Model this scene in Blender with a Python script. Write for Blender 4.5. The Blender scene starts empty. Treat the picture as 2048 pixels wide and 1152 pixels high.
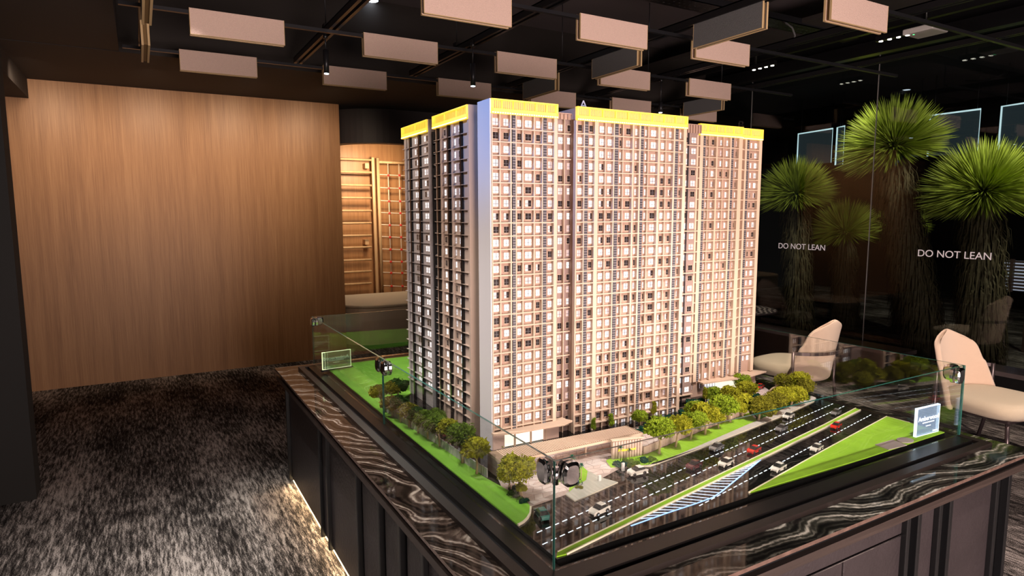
import bpy, bmesh, math, random
from mathutils import Vector, Matrix, noise
random.seed(7)
sc = bpy.context.scene
col = sc.collection
# ---------------------------------------------------------------- camera
CAMC = Vector((-0.963, -1.4257, 1.8435)); FPX = 1279.92
YAW, PIT, ROL = math.radians(59.982), math.radians(6.6544), math.radians(-0.1547)
FW = Vector((math.cos(YAW)*math.cos(PIT), math.sin(YAW)*math.cos(PIT), -math.sin(PIT)))
_rt = Vector((math.sin(YAW), -math.cos(YAW), 0)); _up = _rt.cross(FW)
RT = _rt*math.cos(ROL) + _up*math.sin(ROL); UP = _up*math.cos(ROL) - _rt*math.sin(ROL)
cd = bpy.data.cameras.new('camera'); cam = bpy.data.objects.new('camera', cd); col.objects.link(cam)
cam.matrix_world = Matrix(((RT.x, UP.x, -FW.x, CAMC.x), (RT.y, UP.y, -FW.y, CAMC.y), (RT.z, UP.z, -FW.z, CAMC.z), (0, 0, 0, 1)))
cd.sensor_width = 36; cd.lens = 36*FPX/2048; cd.clip_start = 0.02; cd.clip_end = 100
sc.camera = cam
# ---------------------------------------------------------------- colour management, world
sc.view_settings.view_transform = 'Standard'; sc.view_settings.look = 'None'
sc.view_settings.gamma = 1; sc.view_settings.use_curve_mapping = False
sc.view_settings.exposure = 0.0
w = bpy.data.worlds.new('world'); sc.world = w; w.use_nodes = True
w.node_tree.nodes['Background'].inputs[0].default_value = (0.85, 0.78, 0.78, 1)
w.node_tree.nodes['Background'].inputs[1].default_value = 0.03
sc.cycles.max_bounces = 10; sc.cycles.transparent_max_bounces = 24; sc.cycles.glossy_bounces = 5
sc.cycles.caustics_reflective = False; sc.cycles.caustics_refractive = False
sc.cycles.sample_clamp_indirect = 4
# ---------------------------------------------------------------- lights (ceiling track spots, lamps and added fill lights)
def spot(name, loc, target, power, color, size=50, blend=.6, rad=.03):
    l = bpy.data.lights.new(name, 'SPOT'); l.energy = power; l.color = color
    l.spot_size = math.radians(size); l.spot_blend = blend; l.shadow_soft_size = rad
    o = bpy.data.objects.new(name, l); col.objects.link(o); o.location = loc
    o.rotation_euler = (Vector(target)-Vector(loc)).to_track_quat('-Z', 'Y').to_euler()
    return o
def area(name, loc, target, power, color, sx, sy):
    l = bpy.data.lights.new(name, 'AREA'); l.energy = power; l.color = color
    l.shape = 'RECTANGLE'; l.size = sx; l.size_y = sy
    o = bpy.data.objects.new(name, l); col.objects.link(o); o.location = loc
    o.rotation_euler = (Vector(target)-Vector(loc)).to_track_quat('-Z', 'Y').to_euler()
    return o
WARM = (1, .78, .62); COOL = (.62, .78, 1); NEU = (1, .93, .88)
#LIGHTS
spot('track_spot_front', (1.41, -1.0, 3.1), (1.0, .95, 1.3), 100, (1, .78, .64), 50, .7, .05)
spot('track_spot_front_left', (.33, -.9, 3.1), (.45, .95, 1.7), 42, (1, .88, .84), 36, .7, .05)
spot('track_spot_front_right', (2.53, -.9, 3.1), (2.0, 1.0, 1.3), 95, (1, .70, .52), 50, .7, .05)
spot('track_spot_lawn', (1.41, -.5, 3.1), (1.4, .42, .85), 300, (1, .95, .88), 60, .8, .05)
spot('track_spot_cool', (-1.0, .5, 3.1), (.26, .93, 2.3), 150, (.15, .38, 1), 30, .9, .05)
spot('track_spot_cool_low', (-1.6, .6, 2.9), (.26, .93, 1.3), 40, (.62, .74, 1), 26, .8, .05)
spot('track_spot_wing', (-1.3, 2.2, 3.1), (.26, 1.5, 1.5), 150, (1, .84, .72), 60, .8, .05)
spot('track_spot_lawn_left', (.33, 3.3, 3.1), (.1, 2.2, .85), 150, (.95, 1, .92), 60, .8, .05)
spot('track_spot_lawn_near', (-.5, .2, 3.1), (.1, .9, .85), 80, (.95, 1, .92), 50, .8, .05)
for i, (x, y, p) in enumerate(((-1.6, -.7, 820), (-.75, 1.2, 330), (-1.7, .8, 90), (-.6, 3.2, 22))):
    spot('downlight_carpet_%d' % i, (x, y, 3.15), (x-.05, y+.05, 0), p, (1, .93, .86), 80, .9, .05)
spot('downlight_chair_a', (3.6, 1.0, 3.1), (4.3, 2.2, .7), 420, (1, .86, .70), 30, .8, .05)
spot('downlight_chair_b', (3.9, -.4, 3.1), (4.6, .9, .65), 330, (1, .84, .70), 32, .8, .05)
for i, x in enumerate((-1.75, -.8, .1, .95)):
    spot('wall_wash_%d' % i, (x, 5.6, 3.1), (x, 6.75, 2.3), 44, (1, .76, .54), 105, 1, .15)
spot('alcove_cove', (2.1, 7.6, 2.64), (2.1, 8.6, 2.2), 100, (1, .74, .46), 140, 1, .1)
spot('alcove_fill', (2.0, 7.1, 2.64), (1.9, 8.4, .9), 55, (1, .82, .62), 110, 1, .1)  # fill spot added in front of the wall bars, no lamp there
area('room_bounce', (.6, -3.2, 1.0), (2.1, 2.2, 3.1), 380, (1, .80, .72), 3.0, 1.4)  # added area light standing in for room bounce on ceiling and baffles
area('room_bounce_left', (-2.9, -.5, 1.6), (0, 2.0, 2.6), 6, (1, .82, .74), 1.6, 1.6)  # weaker added fill from the left, no fitting behind it
spot('round_table_fill', (4.7, 3.1, 3.1), (5.0, 3.6, .74), 80, (1, .88, .76), 30, .8, .05)  # spot added only to brighten the marble table top
spot('downlight_right_floor', (2.9, -1.3, 3.15), (2.8, -.3, 0), 230, (1, .84, .74), 60, .9, .05)
spot('garden_spot_a', (6.6, 1.0, 3.6), (7.7, 3.2, 2.2), 230, (1, .95, .7), 60, .6, .05)
spot('garden_spot_b', (6.9, .6, 3.6), (7.8, 1.9, 2.1), 230, (1, .95, .7), 60, .6, .05)
spot('garden_spot_c', (6.7, 3.3, 3.6), (7.9, 4.8, 1.9), 130, (1, .95, .7), 60, .6, .05)
o_ = area('plinth_led_left', (-.163, 1.4, .04), (-.5, 1.4, -.25), 14, (1, .70, .38), 3.1, .012)
o_.rotation_euler = Matrix(((0, -.5, -.86), (1, 0, 0), (0, -.86, .5))).transposed().to_euler() if False else o_.rotation_euler
# ---------------------------------------------------------------- photo ray helpers (a pixel of the 2048x1152 frame onto a real plane)
def ray(x, y): return FW + RT*((x-1024)/FPX) - UP*((y-576)/FPX)
def onz(x, y, z): d = ray(x, y); return CAMC + d*((z-CAMC.z)/d.z)
def onx(x, y, X): d = ray(x, y); return CAMC + d*((X-CAMC.x)/d.x)
def ony(x, y, Y): d = ray(x, y); return CAMC + d*((Y-CAMC.y)/d.y)
def depth(p): return (Vector(p)-CAMC).dot(FW)
def m_at(p, px): return px*depth(p)/FPX
# ---------------------------------------------------------------- materials
MATS = {}
def nt(name):
    m = bpy.data.materials.new(name); m.use_nodes = True; MATS[name] = m
    return m, m.node_tree, m.node_tree.nodes['Principled BSDF']
def mat(name, c, rough=.5, metal=0, emit=None, es=0, spec=.5, bump=0, bscale=200, var=0, vscale=8, coat=0, sheen=0):
    m, t, b = nt(name)
    b.inputs['Base Color'].default_value = (*c, 1); b.inputs['Roughness'].default_value = rough
    b.inputs['Metallic'].default_value = metal; b.inputs['Specular IOR Level'].default_value = spec
    b.inputs['Coat Weight'].default_value = coat; b.inputs['Sheen Weight'].default_value = sheen
    if emit: b.inputs['Emission Color'].default_value = (*emit, 1); b.inputs['Emission Strength'].default_value = es
    L = t.links
    if bump or var:
        tc = t.nodes.new('ShaderNodeTexCoord')
    if bump:
        n = t.nodes.new('ShaderNodeTexNoise'); n.inputs['Scale'].default_value = bscale; n.inputs['Detail'].default_value = 3
        bp = t.nodes.new('ShaderNodeBump'); bp.inputs['Strength'].default_value = bump; bp.inputs['Distance'].default_value = .01 if bscale > 20 else .12
        L.new(tc.outputs['Object'], n.inputs['Vector']); L.new(n.outputs['Fac'], bp.inputs['Height']); L.new(bp.outputs[0], b.inputs['Normal'])
    if var:
        n = t.nodes.new('ShaderNodeTexNoise'); n.inputs['Scale'].default_value = vscale; n.inputs['Detail'].default_value = 4
        mx = t.nodes.new('ShaderNodeMix'); mx.data_type = 'RGBA'
        mx.inputs[6].default_value = (*[v*(1-var) for v in c], 1); mx.inputs[7].default_value = (*[min(1, v*(1+var)) for v in c], 1)
        L.new(tc.outputs['Object'], n.inputs['Vector']); L.new(n.outputs['Fac'], mx.inputs[0]); L.new(mx.outputs[2], b.inputs['Base Color'])
    return m
def ramp(t, stops):
    r = t.nodes.new('ShaderNodeValToRGB'); e = r.color_ramp.elements
    while len(e) < len(stops): e.new(.5)
    for i, (p, c) in enumerate(stops): e[i].position = p; e[i].color = (*c, 1)
    return r
def glass_mat(name, tint=(1, 1, 1), f0=.04, gain=1.0):
    m = bpy.data.materials.new(name); m.use_nodes = True; MATS[name] = m; t = m.node_tree; t.nodes.clear(); L = t.links
    g = t.nodes.new('ShaderNodeNewGeometry'); dt = t.nodes.new('ShaderNodeVectorMath'); dt.operation = 'DOT_PRODUCT'
    L.new(g.outputs['Normal'], dt.inputs[0]); L.new(g.outputs['Incoming'], dt.inputs[1])
    def M(op, a, b=None):
        n = t.nodes.new('ShaderNodeMath'); n.operation = op
        for i, v in enumerate((a, b)):
            if v is None: continue
            if isinstance(v, (int, float)): n.inputs[i].default_value = v
            else: L.new(v, n.inputs[i])
        return n.outputs[0]
    c = M('ABSOLUTE', dt.outputs['Value']); q = M('POWER', M('SUBTRACT', 1, c), 5)
    f = M('MINIMUM', M('ADD', M('MULTIPLY', q, 1-f0), f0*gain), 1)
    tr = t.nodes.new('ShaderNodeBsdfTransparent'); tr.inputs[0].default_value = (*tint, 1)
    gl = t.nodes.new('ShaderNodeBsdfGlossy'); gl.inputs['Roughness'].default_value = .0
    mx = t.nodes.new('ShaderNodeMixShader'); o = t.nodes.new('ShaderNodeOutputMaterial')
    L.new(f, mx.inputs[0]); L.new(tr.outputs[0], mx.inputs[1]); L.new(gl.outputs[0], mx.inputs[2]); L.new(mx.outputs[0], o.inputs[0])
    return m
# carpet
m, t, b = nt('carpet'); L = t.links; tc = t.nodes.new('ShaderNodeTexCoord')
def mapn(t, tc, s, rot=0, out='Object'):
    mp = t.nodes.new('ShaderNodeMapping'); mp.inputs['Scale'].default_value = s; mp.inputs['Rotation'].default_value = (0, 0, rot)
    t.links.new(tc.outputs[out], mp.inputs[0]); return mp
def noi(t, mp, scale, detail=3, rough=.6):
    n = t.nodes.new('ShaderNodeTexNoise'); n.inputs['Scale'].default_value = scale; n.inputs['Detail'].default_value = detail
    n.inputs['Roughness'].default_value = rough; t.links.new(mp.outputs[0], n.inputs['Vector']); return n
def mth(t, op, a, b=None, c=None):
    n = t.nodes.new('ShaderNodeMath'); n.operation = op
    for i, v in enumerate((a, b, c)):
        if v is None: continue
        if isinstance(v, (int, float)): n.inputs[i].default_value = v
        else: t.links.new(v, n.inputs[i])
    return n.outputs[0]
n1 = noi(t, mapn(t, tc, (28, 3.4, 1)), 2.0, 5, .75)
n2 = noi(t, mapn(t, tc, (60, 170, 1)), 2.2, 2, .6)
n3 = noi(t, mapn(t, tc, (2.2, .7, 1)), 1.3, 2, .5)
s = mth(t, 'ADD', mth(t, 'MULTIPLY', n1.outputs['Fac'], 1.15), mth(t, 'MULTIPLY', n2.outputs['Fac'], .80))
s = mth(t, 'ADD', s, mth(t, 'MULTIPLY', n3.outputs['Fac'], .55))
r = ramp(t, [(.0, (.005, .004, .004)), (.505, (.010, .008, .008)), (.56, (.095, .082, .077)), (.625, (.50, .44, .41)), (1, (.66, .59, .55))])
s = mth(t, 'MULTIPLY', s, .442)
L.new(s, r.inputs[0]); L.new(r.outputs[0], b.inputs['Base Color']); b.inputs['Roughness'].default_value = .95; b.inputs['Specular IOR Level'].default_value = .1
bp = t.nodes.new('ShaderNodeBump'); bp.inputs['Strength'].default_value = .6; bp.inputs['Distance'].default_value = .004; L.new(n2.outputs['Fac'], bp.inputs['Height']); L.new(bp.outputs[0], b.inputs['Normal'])
# fluted wood
def wood(name, c1, c2, c3, axis='x', sc_=1):
    m, t, b = nt(name); L = t.links; tc = t.nodes.new('ShaderNodeTexCoord')
    s = (60, 60, 1.2) if axis == 'x' else (1.2, 60, 60)
    n1 = noi(t, mapn(t, tc, s), 2*sc_, 4, .65); n2 = noi(t, mapn(t, tc, tuple(v*.12 if v > 2 else v*.2 for v in s)), 2.5*sc_, 3, .6)
    f = mth(t, 'ADD', mth(t, 'MULTIPLY', n1.outputs['Fac'], .55), mth(t, 'MULTIPLY', n2.outputs['Fac'], .45))
    r = ramp(t, [(.3, c1), (.5, c2), (.7, c3)]); L.new(f, r.inputs[0]); L.new(r.outputs[0], b.inputs['Base Color'])
    b.inputs['Roughness'].default_value = .45; return m
wood('wood_wall', (.27, .125, .052), (.41, .205, .090), (.53, .29, .135))
wood('wood_pale', (.50, .30, .15), (.62, .40, .22), (.70, .48, .28))
wood('wood_trim', (.018, .012, .010), (.030, .020, .017), (.055, .038, .032), 'y')
# marble
def marble(name, rot, browns):
    m, t, b = nt(name); L = t.links; tc = t.nodes.new('ShaderNodeTexCoord')
    mp = mapn(t, tc, (1, 1, 1), rot); nz = noi(t, mp, 2.0, 2, .5)
    vm = t.nodes.new('ShaderNodeVectorMath'); vm.operation = 'MULTIPLY_ADD'
    L.new(nz.outputs['Color'], vm.inputs[0]); vm.inputs[1].default_value = ((.62,)*3 if browns else (.42,)*3); L.new(mp.outputs[0], vm.inputs[2])
    wv = t.nodes.new('ShaderNodeTexWave'); wv.inputs['Scale'].default_value = 4.2; wv.inputs['Distortion'].default_value = 1.6
    wv.inputs['Detail'].default_value = 4; wv.inputs['Detail Scale'].default_value = 2.5; wv.bands_direction = 'Y'; L.new(vm.outputs[0], wv.inputs[0])
    w2 = t.nodes.new('ShaderNodeTexWave'); w2.inputs['Scale'].default_value = 15; w2.inputs['Distortion'].default_value = 3; w2.inputs['Detail'].default_value = 3
    w2.inputs['Detail Scale'].default_value = 3; w2.bands_direction = 'Y'; L.new(vm.outputs[0], w2.inputs[0])
    n2 = noi(t, mp, 9, 4, .7)
    f = mth(t, 'ADD', mth(t, 'ADD', mth(t, 'MULTIPLY', wv.outputs['Fac'], .38), mth(t, 'MULTIPLY', w2.outputs['Fac'], .28)), mth(t, 'MULTIPLY', n2.outputs['Fac'], .52))
    if browns == 2: st = [(.20, (.02, .017, .015)), (.44, (.05, .045, .04)), (.60, (.16, .13, .11)), (.74, (.38, .33, .28)), (.9, (.6, .54, .48))]
    elif browns: st = [(.20, (.003, .002, .002)), (.48, (.012, .008, .006)), (.66, (.032, .021, .017)), (.80, (.085, .062, .050)), (.93, (.24, .20, .17))]
    else: st = [(.20, (.003, .003, .003)), (.46, (.009, .008, .007)), (.64, (.028, .026, .021)), (.80, (.10, .09, .075)), (.93, (.34, .30, .26))]
    r = ramp(t, st); L.new(f, r.inputs[0]); L.new(r.outputs[0], b.inputs['Base Color']); b.inputs['Roughness'].default_value = .06
    return m
marble('marble_table', 2.2, 2); marble('marble_left', 1.0, True); marble('marble_front', .12, False)
mat('marble_edge', (.10, .062, .050), .25, var=.7, vscale=30)
# leather-like dark panel
mat('panel_dark', (.026, .020, .022), .42, bump=.25, bscale=60, var=.35, vscale=5)
mat('black_gloss', (.004, .004, .004), .05)
mat('frame_lip', (.012, .008, .007), .4, spec=.3)
mat('frame_black', (.005, .004, .004), .3, spec=.3)
mat('black_satin', (.006, .006, .007), .35)
mat('black_matte', (.0035, .003, .003), .8)
mat('ceiling_paint', (.12, .095, .10), .85)
mat('soffit_paint', (.022, .016, .014), .8)
mat('bulkhead_paint', (.07, .058, .062), .6)
mat('metal_dark', (.03, .03, .035), .35, .6)
mat('ledge_stone', (.09, .07, .07), .25, var=.4, vscale=6)
mat('chrome', (.75, .75, .77), .08, 1)
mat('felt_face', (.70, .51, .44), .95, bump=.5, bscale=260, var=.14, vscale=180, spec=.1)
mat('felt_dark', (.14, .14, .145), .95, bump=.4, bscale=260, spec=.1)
mat('felt_edge', (.55, .38, .20), .8)
mat('felt_core', (.16, .09, .03), .8)
mat('cream_fabric', (.72, .52, .40), .95, bump=.7, bscale=420, sheen=.3, spec=.1)
mat('cream_seat', (.74, .60, .44), .95, bump=.8, bscale=420, sheen=.3, spec=.1)
mat('chair_metal', (.10, .075, .08), .3, .7)
mat('white_plastic', (.72, .68, .66), .4)
mat('cream_counter', (.62, .50, .38), .12)
mat('rope', (.75, .62, .5), .8)
mat('red_plastic', (.65, .03, .02), .4)
mat('facade_pink', (.36, .235, .185), .75)
mat('facade_pink_shade', (.27, .185, .165), .7)  # facade pink darkened: recess shade of the link blocks put into the colour
mat('facade_cream', (.56, .41, .31), .7)
mat('facade_white', (.60, .55, .55), .22)
mat('facade_side', (.42, .38, .38), .14)
mat('facade_tan', (.44, .33, .27), .16)
mat('strip_glass', (.07, .065, .075), .22)
mat('strip_slat', (.20, .18, .19), .25)
mat('strip_black', (.004, .004, .005), .15)
mat('mullion', (.10, .095, .11), .4)
mat('pane_bright', (.45, .45, .47), .3, emit=(1, .98, 1), es=1.0)
mat('pane_soft', (.42, .40, .42), .3, emit=(1, .94, .97), es=.50)
mat('pane_pink', (.52, .42, .43), .3, emit=(1, .85, .88), es=.16)
mat('pane_dark', (.028, .020, .020), .15)
mat('lobby_glow', (.9, .85, .75), .5, emit=(1, .9, .72), es=1.1)
mat('crown_lit', (.8, .55, .10), .5, emit=(1, .66, .05), es=.75)
mat('crown_slat', (.60, .36, .26), .5, emit=(1, .42, .14), es=.16)
mat('crown_led', (1, .9, .5), .5, emit=(1, .84, .30), es=5)
mat('lawn', (.25, .58, .045), .9, bump=.6, bscale=600, var=.25, vscale=12)
mat('lawn_bright', (.30, .56, .02), .9, bump=.6, bscale=600, var=.2, vscale=15)
mat('curb', (.75, .66, .52), .6)
mat('pavement', (.50, .45, .42), .6, var=.1, vscale=60)
mat('ramp_grey', (.42, .41, .36), .15)
mat('stone_pink', (.60, .47, .43), .5, var=.15, vscale=40)
mat('stone_pink2', (.66, .55, .52), .5, var=.12, vscale=40)
mat('grout', (.40, .30, .27), .8)
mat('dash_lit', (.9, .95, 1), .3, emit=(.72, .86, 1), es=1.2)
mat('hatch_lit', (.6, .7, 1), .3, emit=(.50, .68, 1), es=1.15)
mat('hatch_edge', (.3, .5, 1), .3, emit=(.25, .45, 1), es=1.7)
mat('wall_pink', (.56, .40, .34), .7)
mat('fence_white', (.50, .47, .47), .6)
mat('tan_roof', (.60, .43, .32), .7)
mat('yellow_sign', (.9, .7, .02), .4, emit=(1, .8, .02), es=1.0)
mat('trunk', (.34, .24, .15), .9)
mat('trunk_model', (.42, .30, .18), .9)
for nm, c in (('leaf_dark', (.045, .13, .012)), ('leaf_mid', (.19, .32, .02)), ('leaf_olive', (.36, .34, .02)), ('leaf_lime', (.45, .62, .03)), ('leaf_yellow', (.72, .68, .03)), ('leaf_teal', (.012, .13, .075))):
    mat(nm, c, .85, bump=1, bscale=9, var=.6, vscale=4.5, spec=.2)
mat('car_white', (.72, .68, .62), .2, coat=.5)
mat('car_silver', (.35, .34, .35), .25, .5)
mat('car_red', (.65, .03, .015), .2, coat=.5)
mat('car_maroon', (.09, .02, .025), .2, coat=.5)
mat('car_green', (.03, .13, .11), .25, coat=.5)
mat('car_glass', (.02, .02, .02), .08)
mat('tyre', (.015, .015, .015), .6)
mat('acrylic_edge', (.8, .9, 1), .3, emit=(.75, .9, 1), es=1.2)
mat('acrylic_edge_warm', (.8, .9, .6), .3, emit=(.9, 1, .55), es=.8)
mat('sign_text', (.9, .95, 1), .4, emit=(.85, .93, 1), es=1.3)
mat('sign_text_warm', (.9, .95, .6), .4, emit=(.92, 1, .6), es=.9)
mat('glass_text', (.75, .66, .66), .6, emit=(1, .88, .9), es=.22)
mat('glass_edge', (.02, .09, .075), .1)
mat('seal', (.30, .28, .28), .4)
mat('lamp_lens', (1, 1, 1), .3, emit=(.75, .88, 1), es=9)
mat('lamp_lens_warm', (1, 1, 1), .3, emit=(1, .96, .80), es=7)
mat('led_warm', (1, .9, .7), .3, emit=(1, .70, .36), es=6)
mat('led_cool', (1, 1, 1), .3, emit=(.8, .85, 1), es=2)
mat('green_led', (.1, .9, .3), .3, emit=(.1, 1, .3), es=2)
mat('frond', (.34, .42, .05), .55, var=.3, vscale=6)
mat('frond_dry', (.075, .06, .028), .8, var=.4, vscale=20)
mat('wrap_blue', (.01, .10, .30), .6)
mat('panel_edge_glow', (.8, 1, 1), .3, emit=(.68, .95, 1), es=1.1)
mat('panel_frost', (.03, .045, .055), .3, emit=(.5, .75, .85), es=.035)
mat('louvre_lit', (.5, .55, .65), .4, emit=(.75, .8, 1), es=.45)
mat('louvre', (.05, .03, .025), .5)
mat('dark_outside', (.004, .004, .004), .9)
mat('letter_white', (.75, .74, .74), .3)
m_ = mat('sign_face', (.3, .45, .7), .3, emit=(.35, .52, .85), es=.12); m_.node_tree.nodes['Principled BSDF'].inputs['Alpha'].default_value = .35
m_ = mat('sign_face_warm', (.4, .5, .3), .3, emit=(.5, .6, .3), es=.10); m_.node_tree.nodes['Principled BSDF'].inputs['Alpha'].default_value = .25
mat('roof_gap_shade', (.27, .18, .12), .8)  # roof top under the slats: gap shade put into the base colour
mat('plaque', (.42, .34, .33), .5)
glass_mat('case_glass', (.985, .995, .985), .09, 1.0)
glass_mat('room_glass', (.80, .82, .82), .05, 1.15)
glass_mat('acrylic', (.86, .92, .98), .06, 1.2)
# ---------------------------------------------------------------- mesh builder
class MB:
    def __init__(s): s.v = []; s.f = []; s.m = []; s.sm = []
    def add(s, vs, fs, mi=0, smooth=False):
        o = len(s.v); s.v += [tuple(p) for p in vs]; s.f += [tuple(i+o for i in f) for f in fs]; s.m += [mi]*len(fs); s.sm += [smooth]*len(fs); return s
    def box(s, a, b, mi=0, mtx=None):
        x0, y0, z0 = a; x1, y1, z1 = b
        vs = [Vector(p) for p in ((x0,y0,z0),(x1,y0,z0),(x1,y1,z0),(x0,y1,z0),(x0,y0,z1),(x1,y0,z1),(x1,y1,z1),(x0,y1,z1))]
        if mtx: vs = [mtx @ p for p in vs]
        return s.add(vs, [(0,3,2,1),(4,5,6,7),(0,1,5,4),(1,2,6,5),(2,3,7,6),(3,0,4,7)], mi)
    def prism(s, pts, z0, z1, mi=0, mside=None, smooth=False):
        n = len(pts)
        if sum(pts[i][0]*pts[(i+1) % n][1]-pts[(i+1) % n][0]*pts[i][1] for i in range(n)) < 0: pts = pts[::-1]
        vs = [(p[0], p[1], z0) for p in pts] + [(p[0], p[1], z1) for p in pts]
        s.add(vs, [tuple(range(n))[::-1], tuple(range(n, 2*n))], mi)
        o = len(s.v)-2*n
        s.f += [(o+i, o+(i+1) % n, o+n+(i+1) % n, o+n+i) for i in range(n)]; s.m += [mi if mside is None else mside]*n; s.sm += [smooth]*n; return s
    def tube(s, pts, r, n=8, mi=0, smooth=True, cap=True):
        pts = [Vector(p) for p in pts]; rs = r if isinstance(r, (list, tuple)) else [r]*len(pts)
        vs = []; prev = None
        for i, p in enumerate(pts):
            d = (pts[min(i+1, len(pts)-1)]-pts[max(i-1, 0)]).normalized()
            if prev is None:
                a = d.orthogonal().normalized()
            else:
                a = (prev - d*prev.dot(d)).normalized()
            prev = a; bb = d.cross(a)
            vs += [p+(a*math.cos(2*math.pi*k/n)+bb*math.sin(2*math.pi*k/n))*rs[i] for k in range(n)]
        fs = [(i*n+k, i*n+(k+1) % n, (i+1)*n+(k+1) % n, (i+1)*n+k) for i in range(len(pts)-1) for k in range(n)]
        s.add(vs, fs, mi, smooth)
        if cap:
            o = len(s.v)-len(vs); s.f += [tuple(o+k for k in range(n))[::-1], tuple(o+(len(pts)-1)*n+k for k in range(n))]; s.m += [mi]*2; s.sm += [False]*2
        return s
    def cyl(s, c, r, h, n=20, mi=0, axis=(0, 0, 1)):
        a = Vector(axis).normalized(); c = Vector(c); return s.tube([c, c+a*h], r, n, mi)
    def blob(s, c, r, sub=2, mi=0, amp=.3, freq=3, squash=1, seed=0):
        bm = bmesh.new(); bmesh.ops.create_icosphere(bm, subdivisions=sub, radius=1)
        c = Vector(c); vs = []
        for v in bm.verts:
            n_ = noise.noise(v.co*freq+Vector((seed*3.1, seed*1.7, seed*.9)))
            n2 = noise.noise(v.co*freq*3.1+Vector((seed*1.1, seed*2.7, seed*.3)))
            q = v.co*(1+amp*n_+amp*.6*n2); q.z *= squash; vs.append(c+q*r)
        fs = [tuple(v.index for v in f.verts) for f in bm.faces]; bm.free()
        return s.add(vs, fs, mi, False)
    def mesh(s, name, mats, T=None):
        me = bpy.data.meshes.new(name); vs = s.v if T is None else [T @ Vector(p) for p in s.v]
        me.from_pydata(vs, [], s.f)
        for k in (mats if isinstance(mats, (list, tuple)) else [mats]): me.materials.append(MATS[k])
        me.polygons.foreach_set('material_index', s.m); me.polygons.foreach_set('use_smooth', s.sm); me.update(); return me
    def obj(s, name, mats, parent=None, kind=None, loc=None):
        me = s.mesh(name, mats, Matrix.Translation(-Vector(loc)) if loc is not None and parent is None else None)
        return link(name, me, parent, kind, loc if parent is None else None)
def link(name, me, parent=None, kind=None, loc=None, rotz=0, scale=None):
    o = bpy.data.objects.new(name, me); col.objects.link(o)
    if parent: o.parent = parent
    if loc is not None: o.location = loc
    if rotz: o.rotation_euler = (0, 0, rotz)
    if scale is not None: o.scale = scale
    if kind: o['kind'] = kind
    return o
def tag(o, label=None, cat=None, group=None):
    if label: o['label'] = label
    if cat: o['category'] = cat
    if group: o['group'] = group
    return o
def thing(name, label, cat, loc=(0, 0, 0), rotz=0, group=None):
    o = bpy.data.objects.new(name, None); col.objects.link(o); o.location = loc; o.rotation_euler = (0, 0, rotz); o.empty_display_size = .05
    return tag(o, label, cat, group)
def dup(root, loc, rotz, label, group=None, scale=None):
    r = root.copy(); col.objects.link(r); r.location = loc; r.rotation_euler = (0, 0, rotz); r['label'] = label
    if group: r['group'] = group
    if scale is not None: r.scale = (scale,)*3
    for ch in list(root.children):
        c = ch.copy(); col.objects.link(c); c.parent = r
        for g_ in ch.children:
            d = g_.copy(); col.objects.link(d); d.parent = c
    return r
def bevel(o, wd=.005, seg=2, sub=0, ang=True):
    bm_ = o.modifiers.new('bevel', 'BEVEL'); bm_.width = wd; bm_.segments = seg
    if ang: bm_.limit_method = 'ANGLE'
    if sub: s_ = o.modifiers.new('sub', 'SUBSURF'); s_.levels = s_.render_levels = sub
    return o
def text_mesh(name, body, size, mt, mtx, extrude=.001, parent=None, align='CENTER'):
    cu = bpy.data.curves.new(name, 'FONT'); cu.body = body; cu.size = size; cu.extrude = extrude; cu.align_x = align; cu.align_y = 'CENTER'
    o = bpy.data.objects.new(name, cu); col.objects.link(o)
    dg = bpy.context.evaluated_depsgraph_get(); me = bpy.data.meshes.new_from_object(o.evaluated_get(dg)); col.objects.unlink(o); bpy.data.objects.remove(o)
    me.materials.clear(); me.materials.append(MATS[mt]); me.transform(mtx)
    return link(name, me, parent)
def frame(origin, xdir, up=(0, 0, 1)):
    x = Vector(xdir).normalized(); z = Vector(up).normalized(); n = x.cross(z).normalized()      # local x along, local y up, local z towards n
    return Matrix(((x.x, z.x, n.x, origin[0]), (x.y, z.y, n.y, origin[1]), (x.z, z.z, n.z, origin[2]), (0, 0, 0, 1)))
# ---------------------------------------------------------------- the setting
XW = 5.85; YB = 6.75; ZS = 3.2; ZC = 3.95; ZH = 3.5
MB().box((-3.6, -4.2, -.1), (14, 9, 0)).obj('floor', 'carpet', kind='structure')
MB().box((-3.6, YB, 0), (1.27, YB+.12, ZS+.05)).obj('wall_back', 'wood_wall', kind='structure')
MB().box((1.27, 8.6, 0), (XW, 8.72, ZS)).obj('wall_alcove', 'wood_wall', kind='structure')
MB().box((-3.6, -4.2, 0), (-3.5, YB, ZC)).obj('wall_left', 'black_matte', kind='structure')
MB().box((-3.6, -4.3, 0), (14, -4.2, ZC)).obj('wall_front', 'black_matte', kind='structure')
MB().box((-3.6, -4.3, ZC), (XW+.2, 5.1, ZC+.1)).obj('ceiling', 'ceiling_paint', kind='structure')
b = MB(); b.box((-3.6, 5.02, ZS), (XW, 9, ZC)); b.box((-3.6, -4.2, ZS), (-1.03, 5.02, ZC))
b.box((-3.6, 5.02, ZS-.004), (XW, 5.03, ZS)); b.obj('ceiling_soffit', 'soffit_paint', kind='structure')
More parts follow.
